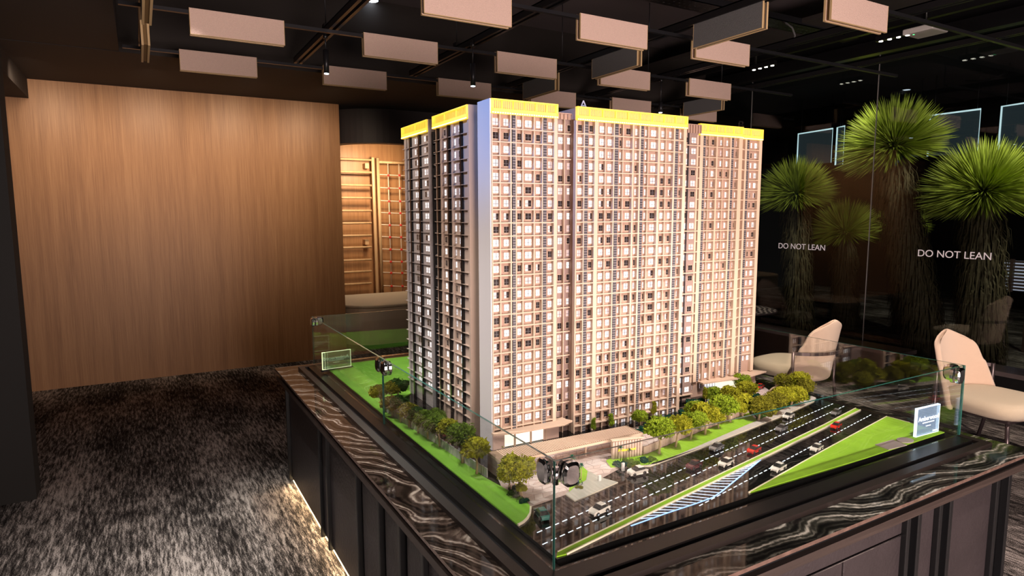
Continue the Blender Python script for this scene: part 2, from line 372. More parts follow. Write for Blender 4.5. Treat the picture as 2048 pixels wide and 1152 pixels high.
# rounded bulkhead over the alcove
R_ = .75; pts = [(1.27, 8.6), (1.27, YB+.05+R_)] + [(1.27+R_-R_*math.cos(a), YB+.05+R_-R_*math.sin(a)) for a in [math.pi/2*k/14 for k in range(1, 15)]] + [(XW, YB+.05), (XW, 8.6)]
zb_ = ony(770, 286, YB+.05).z
inn = [(1.27+.16, 8.6), (1.27+.16, YB+.05+R_)] + [(1.27+R_-(R_-.16)*math.cos(a), YB+.05+R_-(R_-.16)*math.sin(a)) for a in [math.pi/2*k/14 for k in range(1, 15)]] + [(XW, YB+.05+.16)]
bq = MB(); ou = pts[:-1]
for k in range(len(inn)-1): bq.prism([ou[k], ou[k+1], inn[k+1], inn[k]], zb_, ZS, smooth=False)
bq.obj('ceiling_bulkhead', 'bulkhead_paint', kind='structure')
MB().box((-3.5, 3.2, ony(37, 195, YB).z), (-1.86, YB, ZS)).obj('ceiling_beam', 'soffit_paint', kind='structure')
MB().box((-3.5, 3.58, 0), (-1.655, 3.78, ZS)).obj('wall_pier', 'black_matte', kind='structure')
# glass partition
b = MB(); b.box((XW-.04, -4.2, ZH), (XW+.06, 9, ZC)); b.obj('wall_right', 'black_satin', kind='structure')
MB().box((XW+.06, -4.2, 3.9), (14, 9, 4)).obj('ceiling_garden', 'dark_outside', kind='structure')
MB().box((13.9, -4.2, 0), (14, 9, 3.95)).obj('wall_garden', 'dark_outside', kind='structure')
MB().box((XW+.1, 9, 0), (14, 9.1, 3.95)).obj('wall_garden_end', 'dark_outside', kind='structure')
seams = [-2.2, -.6, 1.0, 2.65, 4.27, 5.87, 7.5]
for i in range(len(seams)-1):
    o = MB().box((XW, seams[i]+.004, 0), (XW+.012, seams[i+1]-.004, ZH)).obj('window_%d' % (i+1), 'room_glass', kind='structure')
    MB().box((XW+.001, seams[i+1]-.0035, 0), (XW+.011, seams[i+1]+.0035, ZH)).obj('glass_seal', 'seal', o)
    if i in (2, 3):
        px = (1906, 510) if i == 2 else (1602, 494)
        p = onx(*px, XW-.003)
        text_mesh('lettering', 'DO NOT LEAN', .098 if i == 2 else .094, 'glass_text', frame((XW-.003, p.y, p.z), (0, -1, 0)), .0008, o)
b = MB().box((XW-.16, -4, ZH-.03), (XW-.05, 8.4, ZH+.10)); b.obj('trim_1', 'black_satin', kind='structure')
MB().box((4.55, -4.2, 3.62), (5.25, 5.0, 3.66)).obj('ceiling_band', 'soffit_paint', kind='structure')
for y0, y1 in ((-2.5, 1.42), (2.05, 6.0)):
    o = thing('ledge_bench', 'low dark marble-topped ledge along the glass partition, %s' % ('right of the right-hand chair' if y0 < 0 else 'running behind the left-hand chair'), 'bench', (0, 0, 0))
    b = MB(); b.box((5.50, y0, .41), (5.80, y1, .45)); b.obj('top', 'ledge_stone', o)
    MB().box((5.56, y0+.03, 0), (5.76, y1-.03, .41)).obj('base', 'black_satin', o)
# ---------------------------------------------------------------- display table
X0, Y0, X1, Y1 = -.24, -.245, 2.33, 3.02; ZM = .815; XI0, YI0, XI1, YI1 = -.11, -.125, 2.235, 2.90
T = thing('display_table', 'large black display table with a dark veined marble rim and glowing plinth', 'table', (1, 1.4, 0))
T.location = (0, 0, 0)
def rimslab(pts, mt, lab):
    b = MB().prism(pts, ZM-.013, ZM, 0, 1); o = b.obj('rim_slab', [mt, 'marble_edge'], T); tag(o, lab); return o
rimslab([(X0, Y0), (XI0, YI0), (XI0, YI1), (X0, Y1)], 'marble_left', 'brown veined marble strip')
rimslab([(X0, Y0), (X1, Y0), (XI1, YI0), (XI0, YI0)], 'marble_front', 'black and cream veined marble strip')
rimslab([(X1, Y0), (X1, Y1), (XI1, YI1), (XI1, YI0)], 'marble_front', 'black and cream veined marble strip')
rimslab([(X0, Y1), (XI0, YI1), (XI1, YI1), (X1, Y1)], 'marble_left', 'brown veined marble strip')
MB().box((X0+.03, Y0+.03, ZM-.045), (X1-.03, Y1-.03, ZM-.013)).obj('shadow_gap', 'black_satin', T)
MB().box((X0+.008, Y0+.008, ZM-.075), (X1-.008, Y1-.008, ZM-.045)).obj('trim_board', 'wood_trim', T)
bx0, by0, bx1, by1 = X0+.06, Y0+.06, X1-.06, Y1-.06; zc = ZM-.075
MB().box((bx0+.02, by0+.02, .05), (bx1-.02, by1-.02, zc)).obj('carcass', 'black_satin', T)
MB().box((bx0+.07, by0+.07, 0), (bx1-.07, by1-.07, .05)).obj('plinth', 'black_satin', T)
MB().box((bx0+.012, by0+.035, .040), (bx0+.020, by1-.035, .050)).obj('led_strip', 'led_warm', T)
MB().box((bx0+.035, by0+.035, .028), (bx1-.035, by0+.05, .045)).obj('led_strip', 'led_warm', T)
# left face panels and pilasters (y positions read off the face)
ly = [onx(x, y, bx0).y for x, y in ((637, 840), (654, 857), (710, 930), (719, 940), (755, 985), (764, 994), (796, 1038), (808, 1055))]
def lpanel(ya, yb):
    o = MB().box((bx0+.008, min(ya, yb)+.004, .06), (bx0+.02, max(ya, yb)-.004, zc-.002)).obj('side_panel', 'panel_dark', T); bevel(o, .003)
def lpil(y):
    o = MB().box((bx0-.012, y-.012, .05), (bx0+.02, y+.012, zc)).obj('pilaster', 'black_satin', T); bevel(o, .003)
edges = [by1] + ly + [.62, .58, .2, .14, by0]
lpanel(by1-.03, ly[0]); lpil(by1-.012); lpil(ly[0]-.01); lpanel(ly[0]-.02, ly[1]+.02); lpil(ly[1]+.01)
lpanel(ly[1], ly[2]); lpil((ly[2]+ly[3])/2); lpanel(ly[3], ly[4]); lpil((ly[4]+ly[5])/2); lpanel(ly[5], ly[6]); lpil((ly[6]+ly[7])/2); lpanel(ly[7], .55); lpil(.54); lpanel(.53, .1); lpil(.09); lpanel(.08, by0); lpil(by0+.012)
for a_, b_, p_ in ((by1-.03, ly[0], 1), (ly[3], ly[4], 1), (ly[5], ly[6], 1), (ly[7], .55, 1)):
    MB().box((bx0-.004, min(a_, b_)+.03, zc-.006), (bx0+.006, max(a_, b_)-.03, zc-.001)).obj('led_strip', 'led_cool', T)
# front face
def fx(px, py=1100): return ony(px, py, by0).x
def fpanel(xa, xb, z0=.06, z1=None, lab=None):
    o = MB().box((xa+.004, by0+.008, z0), (xb-.004, by0+.02, z1 or zc-.002)).obj('side_panel', 'panel_dark', T); bevel(o, .003)
def fpil(x, wd=.012):
    o = MB().box((x-wd, by0-.012, .05), (x+wd, by0+.02, zc)).obj('pilaster', 'black_satin', T); bevel(o, .003)
xs = [fx(1812), fx(1832), fx(1868), fx(1892), fx(1978), fx(1995)]
for x in (xs[0]-.012, xs[1]-.008, xs[2]+.01, xs[3]-.006, xs[4]+.008, bx1-.012): fpil(x)
fpanel(xs[1], xs[2]); fpanel(xs[3], xs[4])
xa = fx(1690, 1140); fpanel(bx0+.02, xs[0]-.02, zc-.10, zc-.004)
fpanel(xa, xs[0]-.02, .06, zc-.105); fpanel(fx(1480, 1152)-.1, xa, .06, zc-.105); fpanel(.5, fx(1480, 1152)-.1, .06, zc-.105); fpanel(bx0+.02, .5, .06, zc-.105)
MB().box((bx0+.03, by0+.004, zc-.106), (xs[0]-.03, by0+.010, zc-.103)).obj('metal_inlay', 'chrome', T)
# black inner frame between marble and model
def ring(name, x0, y0, x1, y1, wd, z0, z1, mt):
    b = MB()
    b.prism([(x0, y0), (x0+wd, y0+wd), (x0+wd, y1-wd), (x0, y1)], z0, z1); b.prism([(x0, y0), (x1, y0), (x1-wd, y0+wd), (x0+wd, y0+wd)], z0, z1)
    b.prism([(x1, y0), (x1, y1), (x1-wd, y1-wd), (x1-wd, y0+wd)], z0, z1); b.prism([(x0, y1), (x0+wd, y1-wd), (x1-wd, y1-wd), (x1, y1)], z0, z1)
    o = b.obj(name, mt, T); return o
ring('frame_lip', XI0, YI0, XI1, YI1, .035, ZM-.04, ZM+.018, 'frame_lip')
ring('frame_groove', XI0+.035, YI0+.035, XI1-.035, YI1-.035, .02, ZM-.04, ZM+.004, 'black_satin')
ring('frame_band', XI0+.055, YI0+.055, XI1-.055, YI1-.055, .075, ZM-.04, ZM+.022, 'frame_black')
# ---------------------------------------------------------------- glass case
GX, GY, ZG0, ZG1 = 2.20, 2.905, ZM+.0225, 1.16; tg = .008; ym = 1.62
ym = onx(767, 735, 0).y
GC = thing('glass_case', 'frameless clear glass case with chrome clamps standing round the tower model', 'glass case', (0, 0, 0))
def pane(name, lab, a, b_, axis):
    o = MB()
    x0, y0 = a; x1, y1 = b_
    o.box((x0, y0, ZG0), (x1, y1, ZG1), 0)
    # narrow edges get the green edge colour
    for i, f in enumerate(o.f):
        if i in ((2, 4) if axis == 'y' else (3, 5)) or i == 1: o.m[i] = 1
    return o.obj(name, ['case_glass', 'glass_edge'], GC)
pane('glass_pane', 'clear glass pane on the near left side of the model case', (-tg, .001), (0, ym-.002), 'y')
pane('glass_pane', 'clear glass pane on the far left side of the model case', (-tg, ym+.002), (0, GY), 'y')
pane('glass_pane', 'long clear glass pane along the road side of the model case', (-tg, -tg), (GX, 0), 'x')
pane('glass_pane', 'clear glass pane at the far end of the case beside the mirrored sign', (-tg, GY+.001), (GX, GY+.001+tg), 'x')
pane('glass_pane', 'clear glass pane on the chair side of the case that mirrors the model', (GX+.001, -tg), (GX+.001+tg, GY+.001+tg), 'y')
def clamp(x, y, z, dirs, lab, r=.036):
    o = link('glass_clamp', MB().cyl((0, 0, -r*.7), .009, r*1.4, 14).mesh('hinge', 'chrome'), GC, None, (x, y, z))
    for (dx, dy, nx, ny) in dirs:
        b = MB(); c = Vector((dx*(r+.008), dy*(r+.008), 0)); n_ = Vector((nx, ny, 0))
        for s_ in (1, -1):
            b2 = MB(); a0 = c+n_*(s_*.005); t_ = Vector((dx, dy, 0))
            prof = []
            for k in range(20):
                a = 2*math.pi*k/20; ca, sa = math.cos(a), math.sin(a)
                prof.append(t_*(.028*math.copysign(abs(ca)**.6, ca)) + Vector((0, 0, r*math.copysign(abs(sa)**.75, sa))))
            vs = [a0+q for q in prof] + [a0+n_*(s_*.012)+q for q in prof] + [a0+n_*(s_*.017)+q*.75 for q in prof]
            fs = [(i, (i+1) % 20, 20+(i+1) % 20, 20+i) for i in range(20)] + [(20+i, 20+(i+1) % 20, 40+(i+1) % 20, 40+i) for i in range(20)] + [tuple(range(40, 60)), tuple(range(20))[::-1]]
            b2.add(vs, fs, 0, False); b2.obj('plate', 'chrome', o)
    return o
clamp(0, 0, ZG1-.045, ((0, 1, 1, 0), (1, 0, 0, 1)), 'chrome corner clamp at the near corner of the glass case')
clamp(0, GY, ZG1-.03, ((0, -1, 1, 0), (1, 0, 0, 1)), 'small chrome corner clamp at the far left corner of the glass case', .028)
clamp(GX, 0, ZG1-.04, ((0, 1, 1, 0), (-1, 0, 0, 1)), 'chrome corner clamp at the right corner of the case before the chair')
clamp(0, ym, onx(767, 733, 0).z, ((0, 1, 1, 0), (0, -1, 1, 0)), 'chrome clamp joining the two panes on the left side', .033)
# ---------------------------------------------------------------- model baseboard
ZB = .85
def g(x, y, z=ZB): p = onz(x, y, z); return (p.x, p.y)
D = thing('model_baseboard', 'glossy black model base with roads, lawns and pavements inside the glass case', 'model base', (0, 0, 0))
BX1, BY1 = 2.135, 2.735
MB().box((.022, .022, ZM), (BX1, BY1, ZB)).obj('board', 'black_gloss', D)
def cl(p): return (min(max(p[0], .0225), BX1-.0005), min(max(p[1], .0225), BY1-.0005))
def patch(name, pix, h, mt, extra=(), clip=True, z0=ZB-.002, edge=None):
    pts = [g(*p) for p in pix] + list(extra)
    if clip: pts = [cl(p) for p in pts]
    b = MB().prism(pts, z0, ZB+h, 0, 1 if edge else None); return b.obj(name, [mt, edge] if edge else mt, D)
def strip(pts, wd):                                           # closed ribbon outline along a polyline
    L_, R2 = [], []
    for i, p in enumerate(pts):
        a = Vector(pts[max(i-1, 0)]); c = Vector(pts[min(i+1, len(pts)-1)]); d = (c-a).normalized(); n = Vector((-d.y, d.x))
        L_.append(tuple(Vector(p)+n*wd/2)); R2.append(tuple(Vector(p)-n*wd/2))
    return L_, R2
def ribbon(name, pts, wd, z1, mt, parent=D, z0=ZB-.002, kind=None):
    L_, R2 = strip(pts, wd); b = MB()
    for i in range(len(pts)-1): b.prism([L_[i], L_[i+1], R2[i+1], R2[i]], z0, z1)
    return b.obj(name, mt, parent, kind)
# big left lawn: platform corner, back edge, tower side, fence line, near end curve
fence_px = [(768, 822), (801, 843), (836, 866), (879, 893), (925, 925), (960, 948)]
lawn = [g(1036, 1052), g(1047, 1046), g(1055, 1038), g(1060, 1029), g(1061, 1016), g(1050, 1000), g(1020, 985), g(1004, 976)] + [g(*p) for p in ((975, 960), (960, 951))]
lawn2 = lawn + [g(*p) for p in fence_px[::-1]] + [g(800, 800), (.40, 1.95), (1.3, 2.1), (1.3, BY1), (.0225, BY1)]
L1 = MB().prism([cl(p) for p in lawn2], ZB-.002, ZB+.005); L1 = L1.obj('lawn', 'lawn', D)
ribbon('curb', [g(1036, 1052), g(1047, 1046), g(1055, 1038), g(1060.5, 1029), g(1061.5, 1016)], .006, ZB+.007, 'curb')
# plaza in front of tower and gatehouse: base pad plus separate flagstones
plaza_px = [(1061.6, 1014), (1131, 990), (1203, 957), (1238, 938), (1216, 925), (1217, 913), (1290, 900), (1330, 880), (1395, 855), (1498, 822), (1560, 795), (1530, 775), (1470, 790), (1340, 838), (1250, 862), (1190, 880), (1110, 895), (985, 935), (1004, 976), (1040, 1000)]
plaza = [g(*p) for p in plaza_px]
MB().prism(plaza, ZB-.001, ZB+.0012).obj('plaza_pad', 'grout', D)
def inside(p, poly):
    c = False; n = len(poly); j = n-1
    for i in range(n):
        if (poly[i][1] > p[1]) != (poly[j][1] > p[1]) and p[0] < (poly[j][0]-poly[i][0])*(p[1]-poly[i][1])/(poly[j][1]-poly[i][1])+poly[i][0]: c = not c
        j = i
    return c
S_ = .034; rs = random.Random(3); jit = {}
def jp(i, j):
    if (i, j) not in jit: jit[(i, j)] = (i*S_+(j % 2)*S_*.5+rs.uniform(-.011, .011), j*S_*.8+rs.uniform(-.009, .009))
    return jit[(i, j)]
px0 = min(p[0] for p in plaza); px1 = max(p[0] for p in plaza); py0 = min(p[1] for p in plaza); py1 = max(p[1] for p in plaza)
nst = 0; far = MB(); cells = []
for i in range(int(px0/S_)-2, int(px1/S_)+2):
    for j in range(int(py0/S_/.8)-2, int(py1/S_/.8)+2):
        q = [Vector(jp(*k)) for k in ((i, j), (i+1, j), (i+1, j+1), (i, j+1))]; c = sum(q, Vector((0, 0)))/4
        if all(inside(tuple(p), plaza) for p in q):
            cells.append(((Vector((c.x, c.y))-Vector((CAMC.x, CAMC.y))).length, [tuple(c+(p-c)*.93) for p in q]))
cells.sort(key=lambda e: e[0])
for k, (d_, q) in enumerate(cells):
    if k < 200: MB().prism(q, ZB, ZB+.0024+rs.uniform(-.0004, .0004)).obj('flagstone', rs.choice(['stone_pink', 'stone_pink2']), D)
    else: far.prism(q, ZB, ZB+.0024)
if far.f: far.obj('flagstones', 'stone_pink', D, 'stuff')
# grey entrance ramp
patch('ramp', [(1131, 990), (1150.5, 1004), (1236, 966), (1203, 957), (1165, 938), (1150, 975)], .004, 'ramp_grey', edge='curb')
patch('planting_island', [(1138, 986), (1150, 975), (1172, 962), (1175, 945), (1165, 935), (1150, 940), (1140, 960)], .006, 'lawn_bright')
patch('planting_island', [(1222, 938), (1300, 932), (1312, 922), (1287, 908), (1224, 916), (1212, 924)], .0055, 'lawn_bright', edge='curb')
# front pavement and lawn strip behind it
side = [(1300, 934), (1408.5, 895), (1495, 861), (1567, 832), (1628, 804), (1632, 797), (1625, 793), (1517, 842), (1495, 851), (1415, 886), (1315, 929), (1288, 934)]
patch('pavement', side, .005, 'pavement', edge='curb')
patch('lawn', [(1313, 929.5), (1415, 886.5), (1495, 851.5), (1515, 843), (1497, 827), (1440, 850), (1380, 874), (1289, 912), (1290, 930)], .0045, 'lawn_bright')
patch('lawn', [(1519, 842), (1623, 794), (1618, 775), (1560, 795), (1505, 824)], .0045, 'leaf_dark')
# road markings
road_dir = (Vector(g(1649, 815))-Vector(g(1061.6, 1071))).normalized(); RA = math.atan2(road_dir.y, road_dir.x)
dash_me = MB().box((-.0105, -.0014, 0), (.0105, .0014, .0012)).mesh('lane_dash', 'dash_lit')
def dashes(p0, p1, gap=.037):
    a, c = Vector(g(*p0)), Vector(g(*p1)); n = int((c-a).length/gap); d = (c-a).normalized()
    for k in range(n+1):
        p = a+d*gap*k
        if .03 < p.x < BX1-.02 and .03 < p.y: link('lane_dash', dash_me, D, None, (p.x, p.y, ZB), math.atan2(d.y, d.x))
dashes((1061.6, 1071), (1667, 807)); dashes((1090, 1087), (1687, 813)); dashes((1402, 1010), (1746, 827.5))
# central reservation: lawn with pale curbs
up_, lo_ = [(1115, 1106), (1336, 1000), (1649, 850.5), (1714, 817)], [(1133, 1110), (1357, 1000), (1649, 857), (1721, 821)]
patch('central_reservation', up_+lo_[::-1]+[(1113, 1115)], .004, 'lawn_bright')
ribbon('curb', [cl(g(*p)) for p in up_], .0042, ZB+.006, 'curb'); ribbon('curb', [cl(g(*p)) for p in lo_], .0042, ZB+.006, 'curb')
# hatched wedge
he = [g(*p) for p in ((1521, 920), (1484, 950), (1445, 982), (1426, 995), (1390, 1008), (1332, 1027), (1262, 1052))]
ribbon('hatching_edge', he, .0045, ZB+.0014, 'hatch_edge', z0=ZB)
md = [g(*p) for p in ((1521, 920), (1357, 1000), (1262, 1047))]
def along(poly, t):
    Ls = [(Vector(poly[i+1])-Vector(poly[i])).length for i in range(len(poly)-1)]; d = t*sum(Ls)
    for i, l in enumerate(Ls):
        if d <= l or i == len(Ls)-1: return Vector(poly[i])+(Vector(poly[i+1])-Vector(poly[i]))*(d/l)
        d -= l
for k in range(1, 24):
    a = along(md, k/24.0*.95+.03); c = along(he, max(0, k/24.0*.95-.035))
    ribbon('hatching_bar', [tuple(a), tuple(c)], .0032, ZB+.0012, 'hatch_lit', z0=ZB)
# right-hand lawn
patch('lawn', [(1497, 987), (1649, 901.5), (1775, 834), (1823, 846), (1907, 870), (1908, 873), (1732, 919)], .004, 'lawn_bright')
ribbon('curb', [cl(g(*p)) for p in ((1497, 987), (1649, 901.5), (1775, 834), (1823, 846))], .0042, ZB+.006, 'curb')
# tree pit island behind tower end
isl = [(1511+22*math.cos(a), 757+6*math.sin(a)) for a in [k*math.pi/9 for k in range(18)]]
patch('planting_island', isl, .004, 'lawn', edge='curb')
# plaque and round plaque on the lawn
pq = [g(*p) for p in ((1750, 892), (1777, 902), (1814, 893), (1785, 882))]
tag(MB().prism(pq, ZB+.004, ZB+.007).obj('plaque', 'plaque'), 'flat grey rectangular plaque lying on the bright lawn by the sign', 'plaque')
c = onz(1810, 883, ZB); tag(MB().prism([(c.x+.05*math.cos(a)*.8, c.y+.03*math.sin(a)) for a in [k*math.pi/12 for k in range(24)]], ZB+.004, ZB+.0075).obj('compass_plate', 'plaque'), 'small oval plate beside the grey plaque on the bright lawn', 'plaque')
# ---------------------------------------------------------------- acrylic name signs
def sign(name, lab, p0, p1, z0, h, mirror, edge, tx, tmt):
    o = thing(name, lab, 'sign', (p0[0], p0[1], z0)); a = Vector((0, 0, 0)); d = Vector((p1[0]-p0[0], p1[1]-p0[1], 0)); W_ = d.length; d.normalize()
    F = frame((0, 0, 0), d)
    s_ = MB().box((0, .004, -.006), (W_, h, .006), 0, F).obj('acrylic_block', 'acrylic', o)
    b = MB()
    for q in (((0, 0, -.0065), (.0022, h, .0065)), ((W_-.0022, 0, -.0065), (W_, h, .0065)), ((0, h-.0022, -.0065), (W_, h, .0065)), ((0, 0, -.0065), (W_, .003, .0065))): b.box(*q, 0, F)
    b.obj('lit_edge', edge, o)
    MB().box((.003, .004, .0062), (W_-.003, h-.003, .0066), 0, F).obj('engraved_face', 'sign_face_warm' if mirror else 'sign_face', o)
    if mirror: F2 = frame((p1[0]-p0[0], p1[1]-p0[1], 0), -d)
    else: F2 = F
    text_mesh('lettering', 'Amberwood', W_*.175, tmt, F2 @ Matrix.Translation((W_/2, h*.60, .0075)) , .0006, o)
    b = MB()
    for k in range(9): b.box((W_*.24+k*W_*.058, h*.435, .0070), (W_*.24+k*W_*.058+W_*.042, h*.47, .0078), 0, F2)
    for k in range(5): b.box((W_*.40+k*W_*.045, h*.31, .0070), (W_*.40+k*W_*.045+W_*.03, h*.34, .0078), 0, F2)
    for k in range(4): b.box((W_*.72+k*W_*.055, h*.07, .0070), (W_*.72+k*W_*.055+W_*.038, h*.12, .0078), 0, F2)
    b.obj('small_print', tmt, o, 'stuff'); return o, W_, d
p0, p1 = onz(1829, 874, ZB+.004), onz(1874, 862, ZB+.004)
sign('name_sign', 'glowing bluish acrylic sign reading Amberwood on the right lawn', p0, p1, ZB+.004, m_at(p0, 58)*1.0, False, 'acrylic_edge', 0, 'sign_text')
p0, p1 = onz(645, 741, ZB+.006), onz(702, 733, ZB+.006)
o, W_, d = sign('name_sign', 'dim greenish acrylic sign seen mirrored at the far left corner', p0, p1, ZB+.010, m_at(p0, 35), True, 'acrylic_edge_warm', 0, 'sign_text_warm')
MB().box((-.01, -.012, -.012), (W_+.01, .012, 0), 0, Matrix.Rotation(math.atan2(d.y, d.x), 4, 'Z')).obj('sign_base', 'black_satin', o)
# ---------------------------------------------------------------- fences and walls of the model
def fence_line(name, lab, pts, h, wd, n, mt, gap=.003, th=.004, zb=ZB+.003, grp=None):
    o = thing(name, lab, 'fence', (pts[0][0], pts[0][1], zb)); tot = 0
    for k in range(n):
        a = along(pts, k/n); c = along(pts, (k+1)/n); d = (c-a); l = d.length
        if l < 1e-5: continue
        me = MB().box((gap/2, -th/2, 0), (l-gap/2, th/2, h)).mesh('fence_panel', mt)
        link('fence_panel', me, o, None, (a.x-pts[0][0], a.y-pts[0][1], 0), math.atan2(d.y, d.x))
        link('fence_post', MB().box((-.002, -th*.8, 0), (.002, th*.8, h*1.06)).mesh('fence_post', mt), o, None, (a.x-pts[0][0], a.y-pts[0][1], 0), math.atan2(d.y, d.x))
    return o
fl = [g(*p) for p in fence_px] + [g(975, 957)]
fence_line('boundary_fence', 'low white panelled model fence along the left lawn', fl, .036, 0, 30, 'fence_white')
wl = [g(*p) for p in ((1287, 911), (1330, 893), (1380, 872), (1440, 848), (1498, 826))]
fence_line('boundary_wall', 'low pink model wall behind the lawn beside the road', wl, .034, 0, 22, 'wall_pink', .001)
wl2 = [g(*p) for p in ((1505, 826), (1560, 802), (1600, 782))]
fence_line('boundary_wall', 'dim low model wall behind the far right roadside trees', wl2, .03, 0, 8, 'wall_pink', .002)
# entrance sign wall with vertical boards
a, c = Vector(g(1224, 921)), Vector(g(1284, 913)); d = (c-a); Wl = d.length; hw = m_at((a.x, a.y, ZB), 40)
o = thing('entrance_wall', 'pink boarded entrance wall with small yellow lettering between the palms', 'wall', (a.x, a.y, ZB), math.atan2(d.y, d.x))
MB().box((0, 0, 0), (Wl, .008, hw)).obj('wall_core', 'tan_roof', o)
pm = MB().box((0, -.004, 0), (Wl/11*.72, 0, hw*.97)).mesh('board', 'wall_pink')
for k in range(11): link('board', pm, o, None, (Wl*k/11+.001, 0, 0))
MB().box((-.004, -.006, hw), (Wl+.004, .012, hw+.005)).obj('coping', 'tan_roof', o)
text_mesh('lettering', 'Amberwood', Wl*.115, 'yellow_sign', Matrix.Translation((Wl*.47, -.006, hw*.50)) @ Matrix.Rotation(math.pi/2, 4, 'X'), .0008, o)
# gatehouse: long roofed canopy with a solid end wall
ZR = ZB + .072
r0, r1, r2, r3 = [onz(*p, ZR) for p in ((975, 904), (1004, 925), (1286, 865), (1252.6, 851))]
o = thing('entrance_gatehouse', 'long tan model gatehouse with ribbed roof over the pink plaza', 'gatehouse', (0, 0, 0))
P2 = [(p.x, p.y) for p in (r0, r1, r2, r3)]
MB().prism(P2, ZR-.010, ZR).obj('roof', ['roof_gap_shade', 'tan_roof'], o); o.children[0].data.polygons[1].material_index = 0
for pl in o.children[0].data.polygons: pl.material_index = 0 if pl.normal.z > .5 else 1
n_ = 64; bb = MB()
rib_me = None
for k in range(n_):
    t0 = .05+.93*k/n_; t1 = t0+.93/n_*.55
    q = [Vector(P2[1]).lerp(Vector(P2[2]), t0), Vector(P2[1]).lerp(Vector(P2[2]), t1), Vector(P2[0]).lerp(Vector(P2[3]), t1), Vector(P2[0]).lerp(Vector(P2[3]), t0)]
    cc = sum(q, Vector((0, 0)))/4; q = [cc+(p-cc)*.90 for p in q]
    MB().prism([tuple(p) for p in q], ZR, ZR+.0022).obj('roof_slat', 'tan_roof', o)
w0, w1 = Vector(P2[0]), Vector(P2[1]); n2 = (w1-w0); xd = (Vector(P2[2])-w1).normalized()*.014
MB().prism([tuple(w0), tuple(w1), tuple(w1+xd), tuple(w0+xd)], ZB, ZR-.010).obj('end_wall', 'facade_tan', o)
for t in (.80, .93): 
    p = Vector(P2[1]).lerp(Vector(P2[2]), t); MB().box((p.x-.003, p.y, ZB), (p.x+.003, p.y+.006, ZR-.010)).obj('post', 'metal_dark', o)
for t in (.30, .62):
    p = Vector(P2[1]).lerp(Vector(P2[2]), t); q_ = Vector(P2[0]).lerp(Vector(P2[3]), t); m_ = p.lerp(q_, .45)
    MB().box((m_.x-.003, m_.y, ZB), (m_.x+.003, m_.y+.006, ZR-.010)).obj('post', 'facade_cream', o)
# glass lobby under the roof
for k in range(9):
    p = Vector(P2[1]).lerp(Vector(P2[2]), .22+k*.05).lerp(Vector(P2[0]).lerp(Vector(P2[3]), .22+k*.05), .6)
    MB().box((p.x-.001, p.y-.001, ZB), (p.x+.001, p.y+.001, ZR-.010)).obj('glazing_bar', 'chrome', o)
for k, z_ in enumerate((.022, .042)):
    p = Vector(P2[1]).lerp(Vector(P2[2]), .22).lerp(Vector(P2[0]).lerp(Vector(P2[3]), .22), .6); q_ = Vector(P2[1]).lerp(Vector(P2[2]), .62).lerp(Vector(P2[0]).lerp(Vector(P2[3]), .62), .6)
    MB().tube([(p.x, p.y, ZB+z_), (q_.x, q_.y, ZB+z_)], .0008, 4).obj('glazing_bar', 'chrome', o)
# ---------------------------------------------------------------- cars
def make_car(paint, lab, gr):
    o = thing('model_car', lab, 'car', (0, 0, 0), 0, gr)
    Lc, Wc = .078, .034
    # body loft: profile (x, z) with half widths
    prof = [(-.5, .20, .40), (-.49, .42, .44), (-.36, .50, .47), (.30, .46, .48), (.44, .40, .45), (.5, .28, .38), (.49, .14, .38), (-.5, .12, .40)]
    b = MB(); vs = []
    for x, z, hw_ in prof: vs += [(x*Lc, -hw_*Wc, z*.040), (x*Lc, hw_*Wc, z*.040)]
    n = len(prof); fs = [(2*i, 2*i+1, 2*((i+1) % n)+1, 2*((i+1) % n)) for i in range(n)]
    fs += [tuple(2*i for i in range(n))[::-1], tuple(2*i+1 for i in range(n))]
    b.add(vs, fs); q = b.obj('body', paint, o); bevel(q, .0022, 2)
    cab = [(-.40, .48), (-.24, .74), (.04, .76), (.24, .48)]; vs = []
    for i, (x, z) in enumerate(cab):
        hw_ = .45 if i in (0, 3) else .34; vs += [(x*Lc, -hw_*Wc, z*.040), (x*Lc, hw_*Wc, z*.040)]
    MB().add(vs, [(0, 1, 3, 2), (2, 3, 5, 4), (4, 5, 7, 6), (0, 2, 4, 6), (1, 7, 5, 3), (0, 6, 7, 1)]).obj('windows', 'car_glass', o)
    vs = []
    for x, z, hw_ in ((-.25, .735, .345), (.05, .755, .345), (.05, .79, .32), (-.22, .78, .32)): vs += [(x*Lc, -hw_*Wc, z*.040), (x*Lc, hw_*Wc, z*.040)]
    MB().add(vs, [(0, 1, 3, 2), (2, 3, 5, 4), (4, 5, 7, 6), (6, 7, 1, 0), (0, 2, 4, 6), (1, 7, 5, 3)]).obj('roof', paint, o)
    for x in (-.30, .30):
        for s_ in (-1, 1):
            w_ = MB().cyl((x*Lc, s_*Wc*.36, .0068), .0068, s_*Wc*.13, 14, 0, (0, 1, 0)); w_.cyl((x*Lc, s_*Wc*.49, .0068), .0035, s_*.0006, 10, 1, (0, 1, 0)); w_.obj('wheel', ['tyre', 'chrome'], o)
    return o
protos = {}
